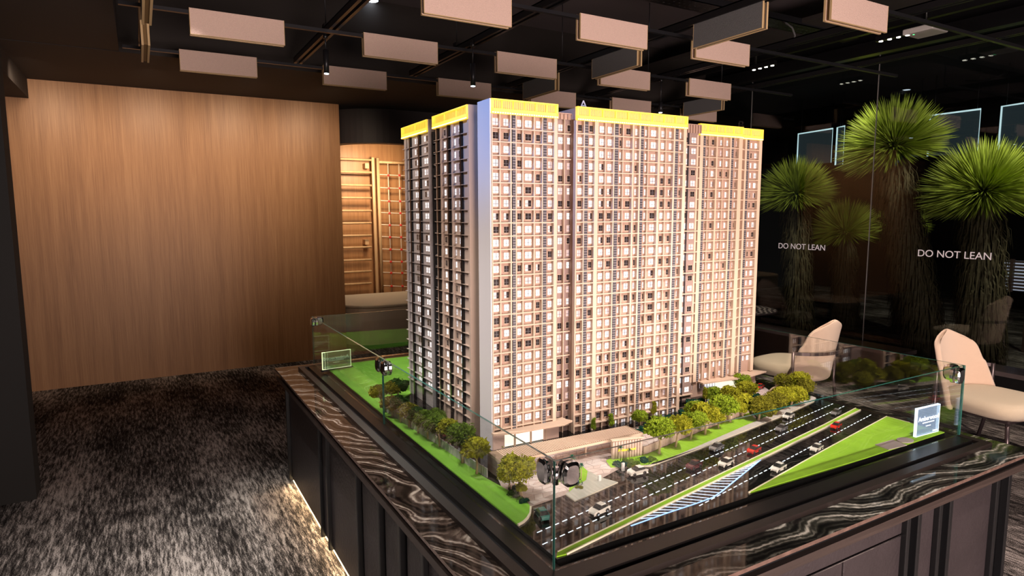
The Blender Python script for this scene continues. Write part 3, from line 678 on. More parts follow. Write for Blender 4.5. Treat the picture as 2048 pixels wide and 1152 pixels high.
cars = [('car_green', (1083, 1034), 1.35, 'dark green model car leaving the plaza at the near left', 1.0),
        ('car_white', (1199, 1026), 0, 'white model car nearest on the upper road below the grey ramp', 1.0),
        ('car_white', (1275, 950), 3.05, 'white model car turning in beside the entrance wall', 1.0),
        ('car_maroon', (1388, 936), 0, 'dark maroon model car in the middle lane', .95),
        ('car_silver', (1433, 900), 0, 'silver-white model car beside the pavement below the third lawn tree', .95),
        ('car_white', (1452, 931), 0, 'white model car in the lane next to the green reservation', .95),
        ('car_red', (1508, 905), 0, 'red model car in the lane above the green reservation', .9),
        ('car_silver', (1563, 861), 0, 'grey model car in the middle of the upper road', .9),
        ('car_white', (1577, 836), 0, 'white model car near the pavement end on the upper road', .9),
        ('car_silver', (1672, 829), 0, 'small pale silver model car at the far tip of the reservation', .85),
        ('car_white', (1557, 941), 0, 'white model car nearest on the lower road beside the lawn', .95),
        ('car_white', (1633, 901), 0, 'white model car in the middle of the lower road', .9),
        ('car_red', (1672, 856), 0, 'red model car farthest along the lower road', .85),
        ('car_red', (1519, 778), 3.4, 'red model car parked beyond the right end of the tower', .85),
        ('car_white', (1392, 813), .3, 'white model car parked before the tower behind the yellow trees', .85),
        ('car_maroon', (891, 882), 1.2, 'dark red model car parked behind the white fence', .9)]
for paint, px, rz, lab, s_ in cars:
    p = onz(*px, ZB); rot = RA if rz == 0 else rz
    if rz == 0: rot = RA + math.pi
    if paint not in protos:
        q = make_car(paint, lab, 'model cars'); protos[paint] = q; q.location = (p.x, p.y, ZB+.001); q.rotation_euler.z = rot; q.scale = (s_,)*3
    else: q = dup(protos[paint], (p.x, p.y, ZB+.001), rot, lab, 'model cars', s_)
    if px[0] in (1275, 1519, 1392): q.location.z = ZB+.0035
# ---------------------------------------------------------------- the tower model
TP = Vector((.2690, .8730)); TA = -.01765; TU = Vector((math.cos(TA), math.sin(TA))); TN = Vector((-TU.y, TU.x)); ZT = 2.2975 - ZB
def S(px, py=327, off=0):
    d = ray(px, py); q0 = TP+TN*off; c = Vector((CAMC.x, CAMC.y)); t = (q0-c).dot(TN)/Vector((d.x, d.y)).dot(TN)
    return (c+Vector((d.x, d.y))*t-TP).dot(TU)
TW = thing('apartment_tower_model', 'tall cream and pink scale model of an apartment block with glowing yellow crown', 'building model', (TP.x, TP.y, ZB), TA)
rt_ = random.Random(11)
ROW0, PITCH = 2.2106-ZB, .0543
def rowz(k): return ROW0-PITCH*k
segs = [('a', 0, .317, 0.0, ZT, .111), ('b', .317, .415, .035, 2.250-ZB, .3), ('c', .415, 1.052, 0.0, ZT, .3), ('d', 1.052, 1.271, .125, 2.262-ZB, .3), ('e', 1.271, 1.602, .1415, ZT, .4), ('f', 1.602, 1.774, .165, ZT, .4)]
RW = .018                                                        # recess of the wall behind fins and slabs
for nm, a, c_, off, zt, dp in segs:
    b = MB().box((a+(.002 if nm != 'a' else 0), off+RW, 0.0), (c_, max(off+RW+.05, dp), zt-.004))
    b.obj('block', 'facade_pink_shade' if nm in 'bd' else 'facade_pink', TW)
# body behind
MB().prism([(.035, .105), (1.74, .24), (1.70, .62), (.42, .62), (.35, 1.01), (.035, 1.01)], 0, 2.235-ZB).obj('core', 'facade_tan', TW)
# plain gable end (looks blue-grey under the cool spot)
tag(MB().box((-.004, 0, 0), (.004, .111, ZT)).obj('gable_wall', 'facade_white', TW), 'smooth plain grey-blue end wall')
# windows -----------------------------------------------------------------
def win_frame():
    b = MB(); t = .07
    b.box((0, -.0022, 0), (1, .0006, .06), 0); b.box((0, -.0022, .94), (1, .0006, 1), 0); b.box((0, -.0022, 0), (t, .0006, 1), 0); b.box((1-t, -.0022, 0), (1, .0006, 1), 0)
    b.box((.47, -.0016, .06), (.53, .0004, .94), 1); b.box((t, -.0016, .40), (1-t, .0004, .45), 1)
    return b.mesh('window', ['facade_cream', 'mullion'])
WF = win_frame()
PM = {k: MB().box((.05, -.0008, .05), (.95, .0002, .95)).mesh('pane', k) for k in ('pane_bright', 'pane_soft', 'pane_pink', 'pane_dark')}
# a dark pane with one half still lit (open sash)
hp = MB(); hp.box((.05, -.0008, .05), (.5, .0002, .95), 0); hp.box((.5, -.0004, .05), (.95, .0002, .95), 1); PM['half'] = hp.mesh('pane', ['pane_pink', 'pane_dark'])
wlist = []
def pick(): 
    r = rt_.random()
    return 'pane_bright' if r < .47 else 'pane_soft' if r < .60 else 'half' if r < .70 else 'pane_pink' if r < .76 else 'pane_dark'
WH = .0300
def wcol(s0, s1, off, k0=0, k1=25, state=None):
    for k in range(k0, k1):
        st = unit.get((round(s0, 1), k)) if state is None else state
        wlist.append((s0, s1, off, k, pick() if st is None else st))
unit = {}
def cols(pxs, off, row_y, k0=0, k1=25):
    o_ = off+RW
    for x0, x1 in pxs:
        a, c_ = S(x0, row_y, o_), S(x1, row_y, o_); key = rt_.random()
        wcol(a, c_, o_, k0, k1)
z6 = lambda x: 970+x/3.84
z5 = lambda x: 1200+x/3.84
z4 = lambda x: 1100+x/4.8
z3 = lambda x: 1380+x/4.8
cols([(z6(a), z6(b_)) for a, b_ in ((55, 108), (138, 182), (243, 283), (303, 358), (388, 422), (480, 520))], 0, 327, 0, 24)
cols([(z6(557), z6(597)), (z6(625), z6(675))], .035, 327, 0, 25)
cols([(z4(a), z4(b_)) for a, b_ in ((262, 305), (372, 410), (470, 522), (548, 600))], 0, 290, 0, 25)
cols([(z5(a), z5(b_)) for a, b_ in ((147, 170), (195, 235), (266, 290), (342, 368), (386, 430), (465, 497), (525, 555), (610, 628))], 0, 292, 0, 26)
cols([(z3(-45), z3(-14)), (z3(6), z3(55))], .125, 310, 0, 25)
cols([(z3(a), z3(b_)) for a, b_ in ((81, 92), (155, 180), (200, 245))], .1415, 310, 0, 25)
cols([(z3(a), z3(b_)) for a, b_ in ((283, 315), (340, 380), (434, 460))], .1415, 310, 0, 24)
cols([(z3(a), z3(b_)) for a, b_ in ((507, 525), (578, 590), (612, 645))], .165, 310, 0, 23)
# windows of one flat share their light: neighbours copy about half of the time
res = {}
for i, (s0, s1, off, k, st) in enumerate(wlist):
    prev_ = res.get((k, 'st'))
    if prev_ and abs(prev_[0]-s0) < .055 and rt_.random() < .62: st = prev_[1]
    res[(k, 'st')] = (s0, st); wlist[i] = (s0, s1, off, k, st)
def wdist(w_):
    p = TP+TU*(w_[0])+TN*w_[2]; return (Vector((p.x, p.y, ZB+rowz(w_[3])))-CAMC).length / (w_[1]-w_[0])**.5
order = sorted(wlist, key=wdist)
rest = order[290:]
for s0, s1, off, k, st in order[:290]:
    o = link('window', WF, TW, None, (s0, off, rowz(k)-WH/2), 0, (s1-s0, 1, WH)); link('pane', PM[st], o)
def stuff_windows(name, lst, parent, fn):
    b = MB(); names = ['facade_cream', 'mullion', 'pane_bright', 'pane_soft', 'pane_pink', 'pane_dark']
    for it in lst:
        s0, s1, off, k, st = it; M_ = fn(it)
        for i, (x0, x1, z0, z1, y0, mi) in enumerate(((0, 1, 0, .06, -.0022, 0), (0, 1, .94, 1, -.0022, 0), (0, .08, .06, .94, -.0022, 0), (.92, 1, .06, .94, -.0022, 0), (.47, .53, .06, .94, -.0016, 1), (.08, .92, .40, .45, -.0015, 1))):
            b.add([M_ @ Vector(p) for p in ((x0, y0, z0), (x1, y0, z0), (x1, y0, z1), (x0, y0, z1))], [(0, 1, 2, 3)], mi)
        if st == 'half':
            b.add([M_ @ Vector(p) for p in ((.05, -.0008, .05), (.5, -.0008, .05), (.5, -.0008, .95), (.05, -.0008, .95))], [(0, 1, 2, 3)], 4)
            b.add([M_ @ Vector(p) for p in ((.5, -.0008, .05), (.95, -.0008, .05), (.95, -.0008, .95), (.5, -.0008, .95))], [(0, 1, 2, 3)], 5)
        else: b.add([M_ @ Vector(p) for p in ((.05, -.0008, .05), (.95, -.0008, .05), (.95, -.0008, .95), (.05, -.0008, .95))], [(0, 1, 2, 3)], names.index(st))
    return b.obj(name, names, parent, 'stuff')
stuff_windows('far_windows', rest, TW, lambda it: Matrix.Translation((it[0], it[2], rowz(it[3])-WH/2)) @ Matrix.Diagonal((it[1]-it[0], 1, WH, 1)))
# fins, slabs, louvre strips ------------------------------------------------
def fin(s, wd, off, zt=None, z0=0.0, mt='facade_cream', pr=0):
    MB().box((s-wd/2, off-pr, z0), (s+wd/2, off+RW+.002, (zt or 2.240-ZB))).obj('pilaster', mt, TW)
F = lambda px, py, off: S(px, py, off)
fin(.004, .008, 0)
for x0, x1 in ((195, 205), (238, 241), (440, 445), (530, 556)): a, c_ = F(z6(x0), 327, 0), F(z6(x1), 327, 0); fin((a+c_)/2, max(c_-a, .004), 0, None, .07)
for x in (120, 295, 383): fin(F(z6(x), 327, 0), .005, 0.004, None, .07)
for x in (612, 685): fin(F(z6(x), 327, .035), .003, .037, 2.25-ZB)
for x0, x1 in ((250, 260), (326, 334), (430, 465), (612, 622)): a, c_ = F(z4(x0), 290, 0), F(z4(x1), 290, 0); fin((a+c_)/2, c_-a, 0)
for x in (540, 708): fin(F(z4(x), 290, 0), .004, .004)
for x0, x1 in ((250, 262), (302, 314), (446, 462), (566, 578), (641, 664)): a, c_ = F(z5(x0), 292, 0), F(z5(x1), 292, 0); fin((a+c_)/2, c_-a, 0)
for x in (376, 512): fin(F(z5(x), 292, 0), .004, .004)
fin(F(z3(-2), 310, .125), .0016, .131, 2.25-ZB, 0, 'strip_glass'); 
for x0, x1 in ((65, 80), (95, 126), (252, 266), (384, 398), (468, 503)): a, c_ = F(z3(x0), 310, .1415), F(z3(x1), 310, .1415); fin((a+c_)/2, c_-a, .1415, None, .09)
for x in (190, 327): fin(F(z3(x), 310, .1415), .004, .146, None, .09)
for x0, x1 in ((528, 546), (662, 690)): a, c_ = F(z3(x0), 310, .165), F(z3(x1), 310, .165); fin((a+c_)/2, c_-a, .165, None, .09)
def lstrip(s0, s1, off, z0=0.0):
    o = MB().box((s0, off+.002, z0), (s1, off+.010, 2.238-ZB)).obj('louvre_strip', 'strip_glass', TW); b = MB(); z = z0+.004
    while z < 2.23-ZB: b.box((s0+.001, off+.0005, z), (s1-.001, off+.0022, z+.0042)); z += .0112
    b.obj('louvres', 'strip_slat', o, 'stuff')
for x0, x1 in ((212, 237), (448, 476)): lstrip(F(z6(x0), 327, 0), F(z6(x1), 327, 0), 0, .07)
lstrip(F(z4(335), 290, 0), F(z4(370), 290, 0), 0); lstrip(F(z4(626), 290, 0), F(z4(660), 290, 0), 0)
for x0, x1 in ((316, 338), (580, 604)): lstrip(F(z5(x0), 292, 0), F(z5(x1), 292, 0), 0)
for x0, x1 in ((128, 150), (399, 421)): lstrip(F(z3(x0), 310, .1415), F(z3(x1), 310, .1415), .1415, .09)
lstrip(F(z3(550), 310, .165), F(z3(570), 310, .165), .165, .09)
for nm, a, c_, off, zt, dp in segs:
    me = MB().box((a+.001, off+(.001 if nm not in 'bd' else .004), -.0024), (c_-.001, off+RW+.001, .0024)).mesh('floor_slab', 'facade_cream')
    kk = 24 if nm == 'a' else 25 if nm in 'bcd' else 22
    for k in range(kk if nm not in 'bd' else 0, -1, -1) if False else range(kk):
        if nm in 'bd' and k % 2: continue
        link('floor_slab', me, TW, None, (0, 0, rowz(k)-.0262))
# shadow box beside each window pair: little side returns give the reveal
# crowns --------------------------------------------------------------------
def crown(M_, W_, h, slats, label=None):
    """M_ places local x along the crown, y inwards, z up from its foot."""
    o = MB().box((0, .012, 0), (W_, .016, h)).obj('crown_screen', 'crown_slat', TW); o.matrix_local = M_
    b = MB(); b.box((0, -.004, h-.004), (W_, .012, h), 0); b.box((0, -.004, 0), (W_, .010, .020), 0); b.box((0, -.004, 0), (.008, .012, h), 0); b.box((W_-.008, -.004, 0), (W_, .012, h), 0)
    for k in range(1, slats): x = W_*k/slats; b.box((x-.0014, .002, .02), (x+.0014, .010, h-.005), 0)
    b.obj('crown_frame', 'crown_lit', o)
    b = MB(); n = int(W_/.0085)
    for k in range(n): x = W_*(k+.5)/n; b.box((x-.0012, .004, .020), (x+.0012, .0055, h-.005))
    b.obj('crown_slats', 'crown_lit', o, 'stuff')
    b = MB(); n = int(W_/.011)
    for k in range(n): x = W_*(k+.5)/n; b.box((x-.003, -.0052, .0015), (x+.003, -.0038, .0055))
    b.obj('led_dots', 'crown_led', o, 'stuff'); return o
hc = ZT-(2.240-ZB)
for a, c_, off, n_ in ((.002, .317, 0, 6), (.415, 1.052, 0, 9), (1.275, 1.59, .1415, 5), (1.602, 1.774, .165, 2)): crown(Matrix.Translation((a, off-.002, 2.240-ZB)), c_-a, hc, n_)
for y0, y1 in ((.565, .172), (1.027, .655)):
    x0 = -.016 if y0 < .6 else -.006
    crown(Matrix.Translation((x0-.002, y0 if y0 > y1 else y1, 2.240-ZB)) @ Matrix.Rotation(-math.pi/2, 4, 'Z'), abs(y0-y1)-.004, hc, 3 if y0 < .6 else 2)
# parapet rails on the recessed links
for a, c_, off in ((.317, .415, .035), (1.052, 1.271, .125)):
    b = MB(); zp = (2.272 if off < .05 else 2.289)-ZB; b.box((a, off, zp-.004), (c_, off+.004, zp)); b.box((a, off+.006, 2.245-ZB), (c_, off+.009, zp))
    n = int((c_-a)/.018)
    for k in range(n+1): x = a+(c_-a)*k/n; b.box((x-.0012, off, 2.245-ZB), (x+.0012, off+.005, zp-.002))
    b.obj('parapet', 'facade_pink', TW)
# left wing -----------------------------------------------------------------
wings = [(-.016, .176, .561, ZT), (.018, .561, .657, 2.262-ZB), (-.006, .657, 1.027, ZT)]
for x, ya, yb, zt in wings: MB().box((x+.010, ya, 0), (x+.26, yb, zt)).obj('wing_block', 'facade_tan' if x < -.01 else 'facade_side', TW)
tag(MB().box((-.016, .172, 0), (.10, .177, ZT)).obj('gable_wall', 'facade_tan', TW), 'smooth plain tan end wall of the wing')
MB().box((-.006, .652, 0), (.08, .657, ZT)).obj('gable_wall', 'facade_side', TW)
def sy(px, py=364, X=.262): return onx(px, py, X).y-TP.y
z7 = lambda x: 795+x/4.43
sst = []
for x0, x1 in ((78, 92), (160, 178), (250, 268), (348, 362), (445, 462), (560, 578)): sst.append((sy(z7(x1)), sy(z7(x0))))
for ya, yb in sst:
    xo = -.016 if ya < .56 else -.006
    if .55 < ya < .66: xo = .012
    MB().box((xo-.001, ya+.003, 0), (xo+.012, yb-.003, 2.238-ZB)).obj('dark_strip', 'strip_black', TW)
def ysort(a, b_): return (min(a, b_), max(a, b_))
swin = []
for x0, x1 in ((120, 131), (138, 146), (205, 219), (225, 238), (299, 318), (336, 345), (402, 420), (497, 511), (538, 551)):
    ya, yb = ysort(sy(z7(x0)), sy(z7(x1))); xo = -.006 if ya < .56 else .004
    if .55 < ya < .66: xo = .028
    for k in range(24):
        st = pick(); r = rt_.random(); st = 'pane_bright' if r < .55 else 'pane_dark' if r < .85 else 'pane_soft'; swin.append((yb, ya, xo-.0003, k, st))
stuff_windows('wing_windows', swin, TW, lambda it: Matrix.Translation((it[2], it[0], rowz(it[3])-WH/2)) @ Matrix.Rotation(-math.pi/2, 4, 'Z') @ Matrix.Diagonal((it[0]-it[1], 1, WH, 1)))
for x, ya, yb, zt in wings:
    me = MB().box((x-.001, ya, -.0012), (x+.011, yb, .0012)).mesh('floor_slab', 'facade_tan' if x < -.01 else 'facade_side')
    for k in range(24): link('floor_slab', me, TW, None, (0, 0, rowz(k)-.0262))
    n = int((yb-ya)/.05)
ysx = [b_ for a_, b_ in sst] + [a_ for a_, b_ in sst]
for ya in (.182, .350, .475, .985):
    xo = -.016 if ya < .56 else -.006
    MB().box((xo, ya-.006, 0), (xo+.011, ya+.006, 2.236-ZB)).obj('pilaster', 'facade_tan' if ya < .56 else 'facade_side', TW)
# lobby and canopies ---------------------------------------------------------
MB().box((.055, -.001, .004), (.315, .0125, .068)).obj('lobby_opening', 'lobby_glow', TW)
for s_ in (.105, .185, .262): MB().box((s_-.004, -.006, 0), (s_+.004, .004, .068)).obj('lobby_column', 'facade_cream', TW)
MB().box((0, -.004, 0), (.055, .0125, .068)).obj('lobby_pier', 'wall_pink', TW); MB().box((.25, -.004, 0), (.33, .0125, .066)).obj('lobby_pier', 'wall_pink', TW)
MB().prism([(-.005, 0), (-.005, -.018), (.10, -.045), (.33, -.05), (.385, -.03), (.37, .0), (.37, .03)], .068, .076).obj('canopy', 'tan_roof', TW)
a_, off = 1.36, .13
MB().prism([(1.33, .16), (1.33, .115), (1.62, .09), (1.84, .125), (1.80, .19)], .078, .086).obj('canopy', 'tan_roof', TW)
MB().box((1.385, .1405, .004), (1.445, .1535, .070)).obj('lobby_screen', 'pane_bright', TW)
for k in range(4): MB().box((1.385+k*.02-.0008, .139, .004), (1.385+k*.02+.0008, .142, .070)).obj('glazing_bar', 'mullion', TW)
for k in range(3): MB().box((1.385, .139, .004+k*.022), (1.445, .142, .0052+k*.022)).obj('glazing_bar', 'mullion', TW)
MB().box((1.45, .1405, .004), (1.62, .1535, .066)).obj('lobby_opening', 'lobby_glow', TW)
MB().box((1.62, .145, 0), (1.774, .178, .076)).obj('lobby_pier', 'wall_pink', TW)
# letters on the roof
for ch, px, py, off, mt, lab in (('A', 1167, 204, .16, 'letter_white', 'small white letter A standing on the tower roof'), ('B', 1483, 236, .33, 'chrome', 'small dull letter B standing on the right end of the tower roof')):
    s_ = S(px, py, off); p = TP+TU*s_+TN*off; o = thing('roof_letter', lab, 'letter', (p.x, p.y, 2.2975 if off > .2 else 2.2975))
    o.location.z = 2.2975 if ch == 'A' else 2.2975
    MB().cyl((0, 0, -.002), .016, .022, 16).obj('stand', 'black_gloss', o)
    hgt = m_at(o.location, 17); text_mesh('lettering', ch, hgt*1.35, mt, frame((0, 0, .02+hgt*.5), RT), .003, o)
# small figures by the lobby
# ---------------------------------------------------------------- trees of the model
def foliage(kind, seed):
    r = random.Random(seed); b = MB()
    if kind == 'round':
        for k in range(11):
            a = r.uniform(0, 6.28); rr = r.uniform(.25, .62)*(1 if k else 0); b.blob((rr*math.cos(a), rr*math.sin(a), r.uniform(-.28, .40)), r.uniform(.30, .46), 3, 0, .75, 3.6, .85, seed+k)
    elif kind == 'tall':
        for k in range(9): b.blob((r.uniform(-.25, .25), r.uniform(-.25, .25), -.8+k*.22), .38-.02*k, 3, 0, .75, 3.6, 1, seed+k)
    # loose tufts
    for k in range(1500):
        v = Vector((r.gauss(0, 1), r.gauss(0, 1), r.gauss(0, 1))).normalized(); 
        p = v*(r.uniform(.55, 1.0)+.22*noise.noise(v*3+Vector((seed, 0, 0)))); p.z *= .68 if kind == 'round' else 1.2
        if kind == 'tall': p.x *= .5; p.y *= .5
        s_ = r.uniform(.045, .10); q = [p+Vector((r.uniform(-1, 1), r.uniform(-1, 1), r.uniform(-1, 1)))*s_ for _ in range(4)]
        b.add(q, [(0, 1, 2), (0, 2, 3), (0, 3, 1), (1, 3, 2)])
    return b
FM = {}
def fmesh(kind, var, mt):
    if (kind, var, mt) not in FM: FM[(kind, var, mt)] = foliage(kind, 10+var*7).mesh('foliage', mt)
    return FM[(kind, var, mt)]
tr = random.Random(5)
def tree(base, crown_px, wpx, mt, lab, grp, kind='round', lean=0):
    p = onz(*base, ZB+.004); r = m_at(p, wpx)/2*1.1
    d = ray(*crown_px); t = (p-CAMC).dot(Vector((FW.x, FW.y, 0)).normalized())/Vector((d.x, d.y, 0)).dot(Vector((FW.x, FW.y, 0)).normalized()); c = CAMC+d*t
    h = max(c.z-p.z, r*.5); dx = c.x-p.x; dy = c.y-p.y
    o = thing('model_tree', lab, 'tree', (p.x, p.y, ZB+.004), 0, grp)
    b = MB(); tw = r*.085
    b.tube([(0, 0, -.002), (dx*.25+tw*.5, dy*.25, h*.35), (dx*.7, dy*.7, h*.7), (dx, dy, h)], [tw*1.2, tw, tw*.8, tw*.4], 6)
    for k in range(5):
        a = tr.uniform(0, 6.28); b.tube([(dx*.45, dy*.45, h*.5), (dx*.7+math.cos(a)*r*.3, dy*.7+math.sin(a)*r*.3, h*.8), (dx+math.cos(a)*r*.6, dy+math.sin(a)*r*.6, h+r*.1)], [tw*.6, tw*.4, tw*.15], 5)
    b.obj('trunk', 'trunk_model', o)
    f = link('foliage', fmesh(kind, tr.randrange(4), mt), o, None, (dx, dy, h), tr.uniform(0, 6.28), (r, r, r*(1 if kind == 'round' else 1.1)))
    return o
G1 = 'trees along the white fence'
lt = [((769, 824), (757, 782), 36, 'leaf_olive'), ((785, 834), (779, 806), 36, 'leaf_olive'), ((801, 845), (798, 805), 38, 'leaf_dark'), ((818, 855), (817, 821), 40, 'leaf_olive'), ((836, 867), (832, 826), 34, 'leaf_dark'), ((856, 878), (850, 838), 46, 'leaf_mid'),
      ((879, 893), (874, 849), 46, 'leaf_mid'), ((900, 905), (897, 852), 40, 'leaf_yellow'), ((925, 926), (922, 867), 58, 'leaf_mid'), ((953.5, 948), (952, 893), 52, 'leaf_yellow')]
ords = ['farthest', 'second farthest', 'third farthest', 'fourth farthest', 'fifth farthest', 'fifth nearest', 'fourth nearest', 'third nearest', 'second nearest', 'nearest']
cname = {'leaf_olive': 'olive', 'leaf_dark': 'dark green', 'leaf_mid': 'mid green', 'leaf_yellow': 'yellow-green', 'leaf_lime': 'bright lime'}
for (b_, c_, w_, m_), o_ in zip(lt, ords): tree(b_, c_, w_, m_, '%s model tree, %s of the row along the white fence' % (cname[m_], o_), G1)
tree((795, 796), (797, 772), 34, 'leaf_dark', 'dark bushy model tree on the open lawn behind the fence row', 'trees on the left lawn')
tree((783, 800), (781, 776), 34, 'leaf_olive', 'olive model tree beside the dark bushy one on the left lawn', 'trees on the left lawn')
tree((811, 778), (812, 766), 16, 'leaf_dark', 'tiny dark model tree at the foot of the left wing', 'trees on the left lawn')
tree((882, 868), (872, 830), 36, 'leaf_mid', 'mid green model tree against the left wing of the tower', 'trees on the left lawn')
G2 = 'trees in the corner bed'
tree((1040, 991), (1036, 938), 66, 'leaf_yellow', 'large olive-yellow model tree in the corner bed before the gatehouse', G2)
tree((1019, 977), (1016, 948), 42, 'leaf_yellow', 'smaller yellow model tree behind the large one in the corner bed', G2)
tree((1044, 995), (1042, 975), 22, 'leaf_yellow', 'small yellow bush-like model tree under the large corner tree', G2)
G3 = 'trees on the lawn beside the road'
rl = [((1318, 908), (1321, 853), 54, 'leaf_lime'), ((1351, 894), (1359, 847), 46, 'leaf_yellow'), ((1381, 879), (1389, 840), 44, 'leaf_lime'), ((1410, 869), (1412, 827), 48, 'leaf_yellow'), ((1437, 857), (1436, 836), 30, 'leaf_yellow'), ((1460.5, 844), (1447, 809), 56, 'leaf_lime'), ((1485, 834), (1482, 806), 44, 'leaf_yellow'),
      ((1517, 840), (1521, 811), 50, 'leaf_olive'), ((1540, 828), (1550, 800), 44, 'leaf_olive'), ((1561.5, 818), (1567, 788), 40, 'leaf_yellow'), ((1582, 810), (1591, 787), 44, 'leaf_yellow'), ((1604, 798), (1612, 770), 34, 'leaf_olive')]
o3 = ['nearest', 'second', 'third', 'fourth', 'fifth', 'sixth', 'seventh', 'eighth', 'ninth', 'tenth', 'eleventh', 'twelfth and last']
for (b_, c_, w_, m_), o_ in zip(rl, o3): tree(b_, c_, w_, m_ if m_ != 'leaf_olive' else 'leaf_olive', '%s model tree on the roadside lawn, %s from the gatehouse' % (cname[m_], o_), G3)
G4 = 'trees inside the model grounds'
for b_, c_, w_, m_, lab, kd in (((1396, 842), (1392, 816), 40, 'leaf_lime', 'lime model tree behind the roadside row, left of the white parked car', 'round'), ((1462, 812), (1462, 786), 40, 'leaf_yellow', 'yellow model tree behind the sixth roadside tree near the right lobby', 'round'),
    ((1490, 800), (1494, 776), 40, 'leaf_yellow', 'yellow model tree left of the red car by the tower end', 'round'), ((1484, 782), (1484, 762), 34, 'leaf_lime', 'lime model tree in front of the right-hand lobby', 'round'), ((1432, 806), (1428, 786), 36, 'leaf_lime', 'lime model tree in front of the bright lobby screen', 'round'),
    ((1535, 785), (1570, 762), 40, 'leaf_olive', 'olive-yellow model tree at the far right corner under the chair', 'round'), ((1590, 788), (1600, 758), 42, 'leaf_yellow', 'yellow model tree at the far right end in front of the glass', 'round'),
    ((1187, 861), (1187, 847), 17, 'leaf_lime', 'narrow lime model tree by the tower foot behind the gatehouse roof', 'tall'), ((1222, 853), (1222, 839), 18, 'leaf_lime', 'narrow lime model tree right of the first behind the gatehouse roof', 'tall'),
    ((1281, 852), (1280, 832), 30, 'leaf_lime', 'lime model tree at the tower foot right of the gatehouse roof', 'round'), ((1311, 834), (1309, 815), 18, 'leaf_yellow', 'tall narrow yellow-green model tree at the middle of the tower foot', 'tall'), ((1411, 808), (1410, 786), 17, 'leaf_yellow', 'tall narrow yellow model tree left of the bright lobby screen', 'tall')):
    tree(b_, c_, w_, m_, lab, G4, kd)
# shrub beds
def shrub(px, wpx, mt, lab, n=7, sx=1):
    p = onz(*px, ZB+.004); R0 = m_at(p, wpx)/2; r = 1.0; b = MB(); q = random.Random(int(px[0]*7+px[1]))
    for k in range(n):
        a = q.uniform(0, 6.28); rr = q.uniform(0, .75); b.blob((rr*math.cos(a)*r*sx, rr*math.sin(a)*r, r*.22), r*q.uniform(.28, .42), 2, 0, .6, 2.8, .8, k+int(px[0]))
    for k in range(120):
        v = Vector((q.gauss(0, 1), q.gauss(0, 1), abs(q.gauss(0, .5)))).normalized()*r*.95; v.x *= sx; v.z *= .6; s_ = r*.12
        t_ = [v+Vector((q.uniform(-1, 1), q.uniform(-1, 1), q.uniform(-1, 1)))*s_ for _ in range(3)]; b.add(t_, [(0, 1, 2)])
    o = b.obj('shrub', mt, None, None, None); o.location = (p.x, p.y, ZB+.003); o.scale = (R0,)*3; tag(o, lab, 'shrub', 'shrubs of the model'); return o
for px, w_, mt, lab, sx in (((1028, 990), 30, 'leaf_dark', 'dark shrub under the corner tree, left one', 1), ((1046, 1003), 28, 'leaf_teal', 'blue-green shrub at the edge of the corner bed by the green car', 1), ((1029, 978), 26, 'leaf_teal', 'blue-green shrub behind the corner tree trunk', 1),
    ((1150, 966), 32, 'leaf_teal', 'blue-green shrub on the island under the small palm', 1), ((1158, 975), 18, 'leaf_olive', 'olive shrub at the tip of the palm island', 1), ((1240, 930), 32, 'leaf_teal', 'blue-green shrub left under the entrance lettering', 1), ((1262, 928), 34, 'leaf_mid', 'mixed green shrub below the middle of the entrance wall', 1), ((1286, 924), 34, 'leaf_teal', 'blue-green shrub at the right end of the entrance wall', 1), ((1303, 921), 26, 'leaf_mid', 'green shrub between entrance wall and first roadside tree', 1), ((1270, 934), 22, 'leaf_olive', 'olive shrub behind the white turning car', 1),
    ((1000, 893), 20, 'leaf_lime', 'small lime shrub at the left foot of the tower lobby', 1), ((1283, 862), 30, 'leaf_teal', 'blue-green shrub behind the gatehouse roof end', 1), ((1300, 855), 28, 'leaf_teal', 'blue-green shrub below the narrow yellow tree', 1), ((1345, 840), 30, 'leaf_teal', 'blue-green shrub at the tower foot left of the parking place', 1), ((1366, 828), 30, 'leaf_teal', 'blue-green shrub left of the white parked car', 1), ((1386, 806), 30, 'leaf_teal', 'blue-green shrub behind the white parked car', 1), ((1404, 802), 22, 'leaf_teal', 'blue-green shrub right behind the white parked car', 1), ((1506, 792), 28, 'leaf_teal', 'blue-green shrub at the red car end of the roadside wall', 1), ((1606, 798), 28, 'leaf_mid', 'round green shrub at the far tip of the pavement', 1)):
    shrub(px, w_, mt, lab, 7, sx)
def mini_palm(base, top, wpx, lab):
    p = onz(*base, ZB+.004); h = m_at(p, base[1]-top[1])*1.0; r = m_at(p, wpx)/2; q = random.Random(int(base[0]))
    o = thing('model_palm', lab, 'palm', (p.x, p.y, ZB+.004), 0, 'small palms of the model')
    MB().tube([(0, 0, -.003), (.001, 0, h*.5), (0, 0, h)], [.0022, .0018, .0015], 6).obj('trunk', 'trunk_model', o)
    b = MB()
    for k in range(34):
        a = q.uniform(0, 6.28); e = q.uniform(-.2, 1.3); d = Vector((math.cos(a)*math.cos(e), math.sin(a)*math.cos(e), math.sin(e))); s_ = d.cross(Vector((0, 0, 1))).normalized()*r*.10
        c = Vector((0, 0, h)); m_ = c+d*r*.6; t_ = c+d*r+Vector((0, 0, -r*.25)); b.add([c-s_*.4, c+s_*.4, m_+s_, t_, m_-s_], [(0, 1, 2, 4), (4, 2, 3)])
    b.obj('fronds', 'leaf_teal', o); return o
mini_palm((1145, 946), (1143, 914), 18, 'small model palm at the back of the plaza island')
mini_palm((1162, 960), (1160, 930), 17, 'small model palm at the front of the plaza island')
mini_palm((1241, 920), (1241, 895), 15, 'small model palm before the left half of the entrance wall')
mini_palm((1259, 918), (1258, 900), 13, 'small model palm before the right half of the entrance wall')
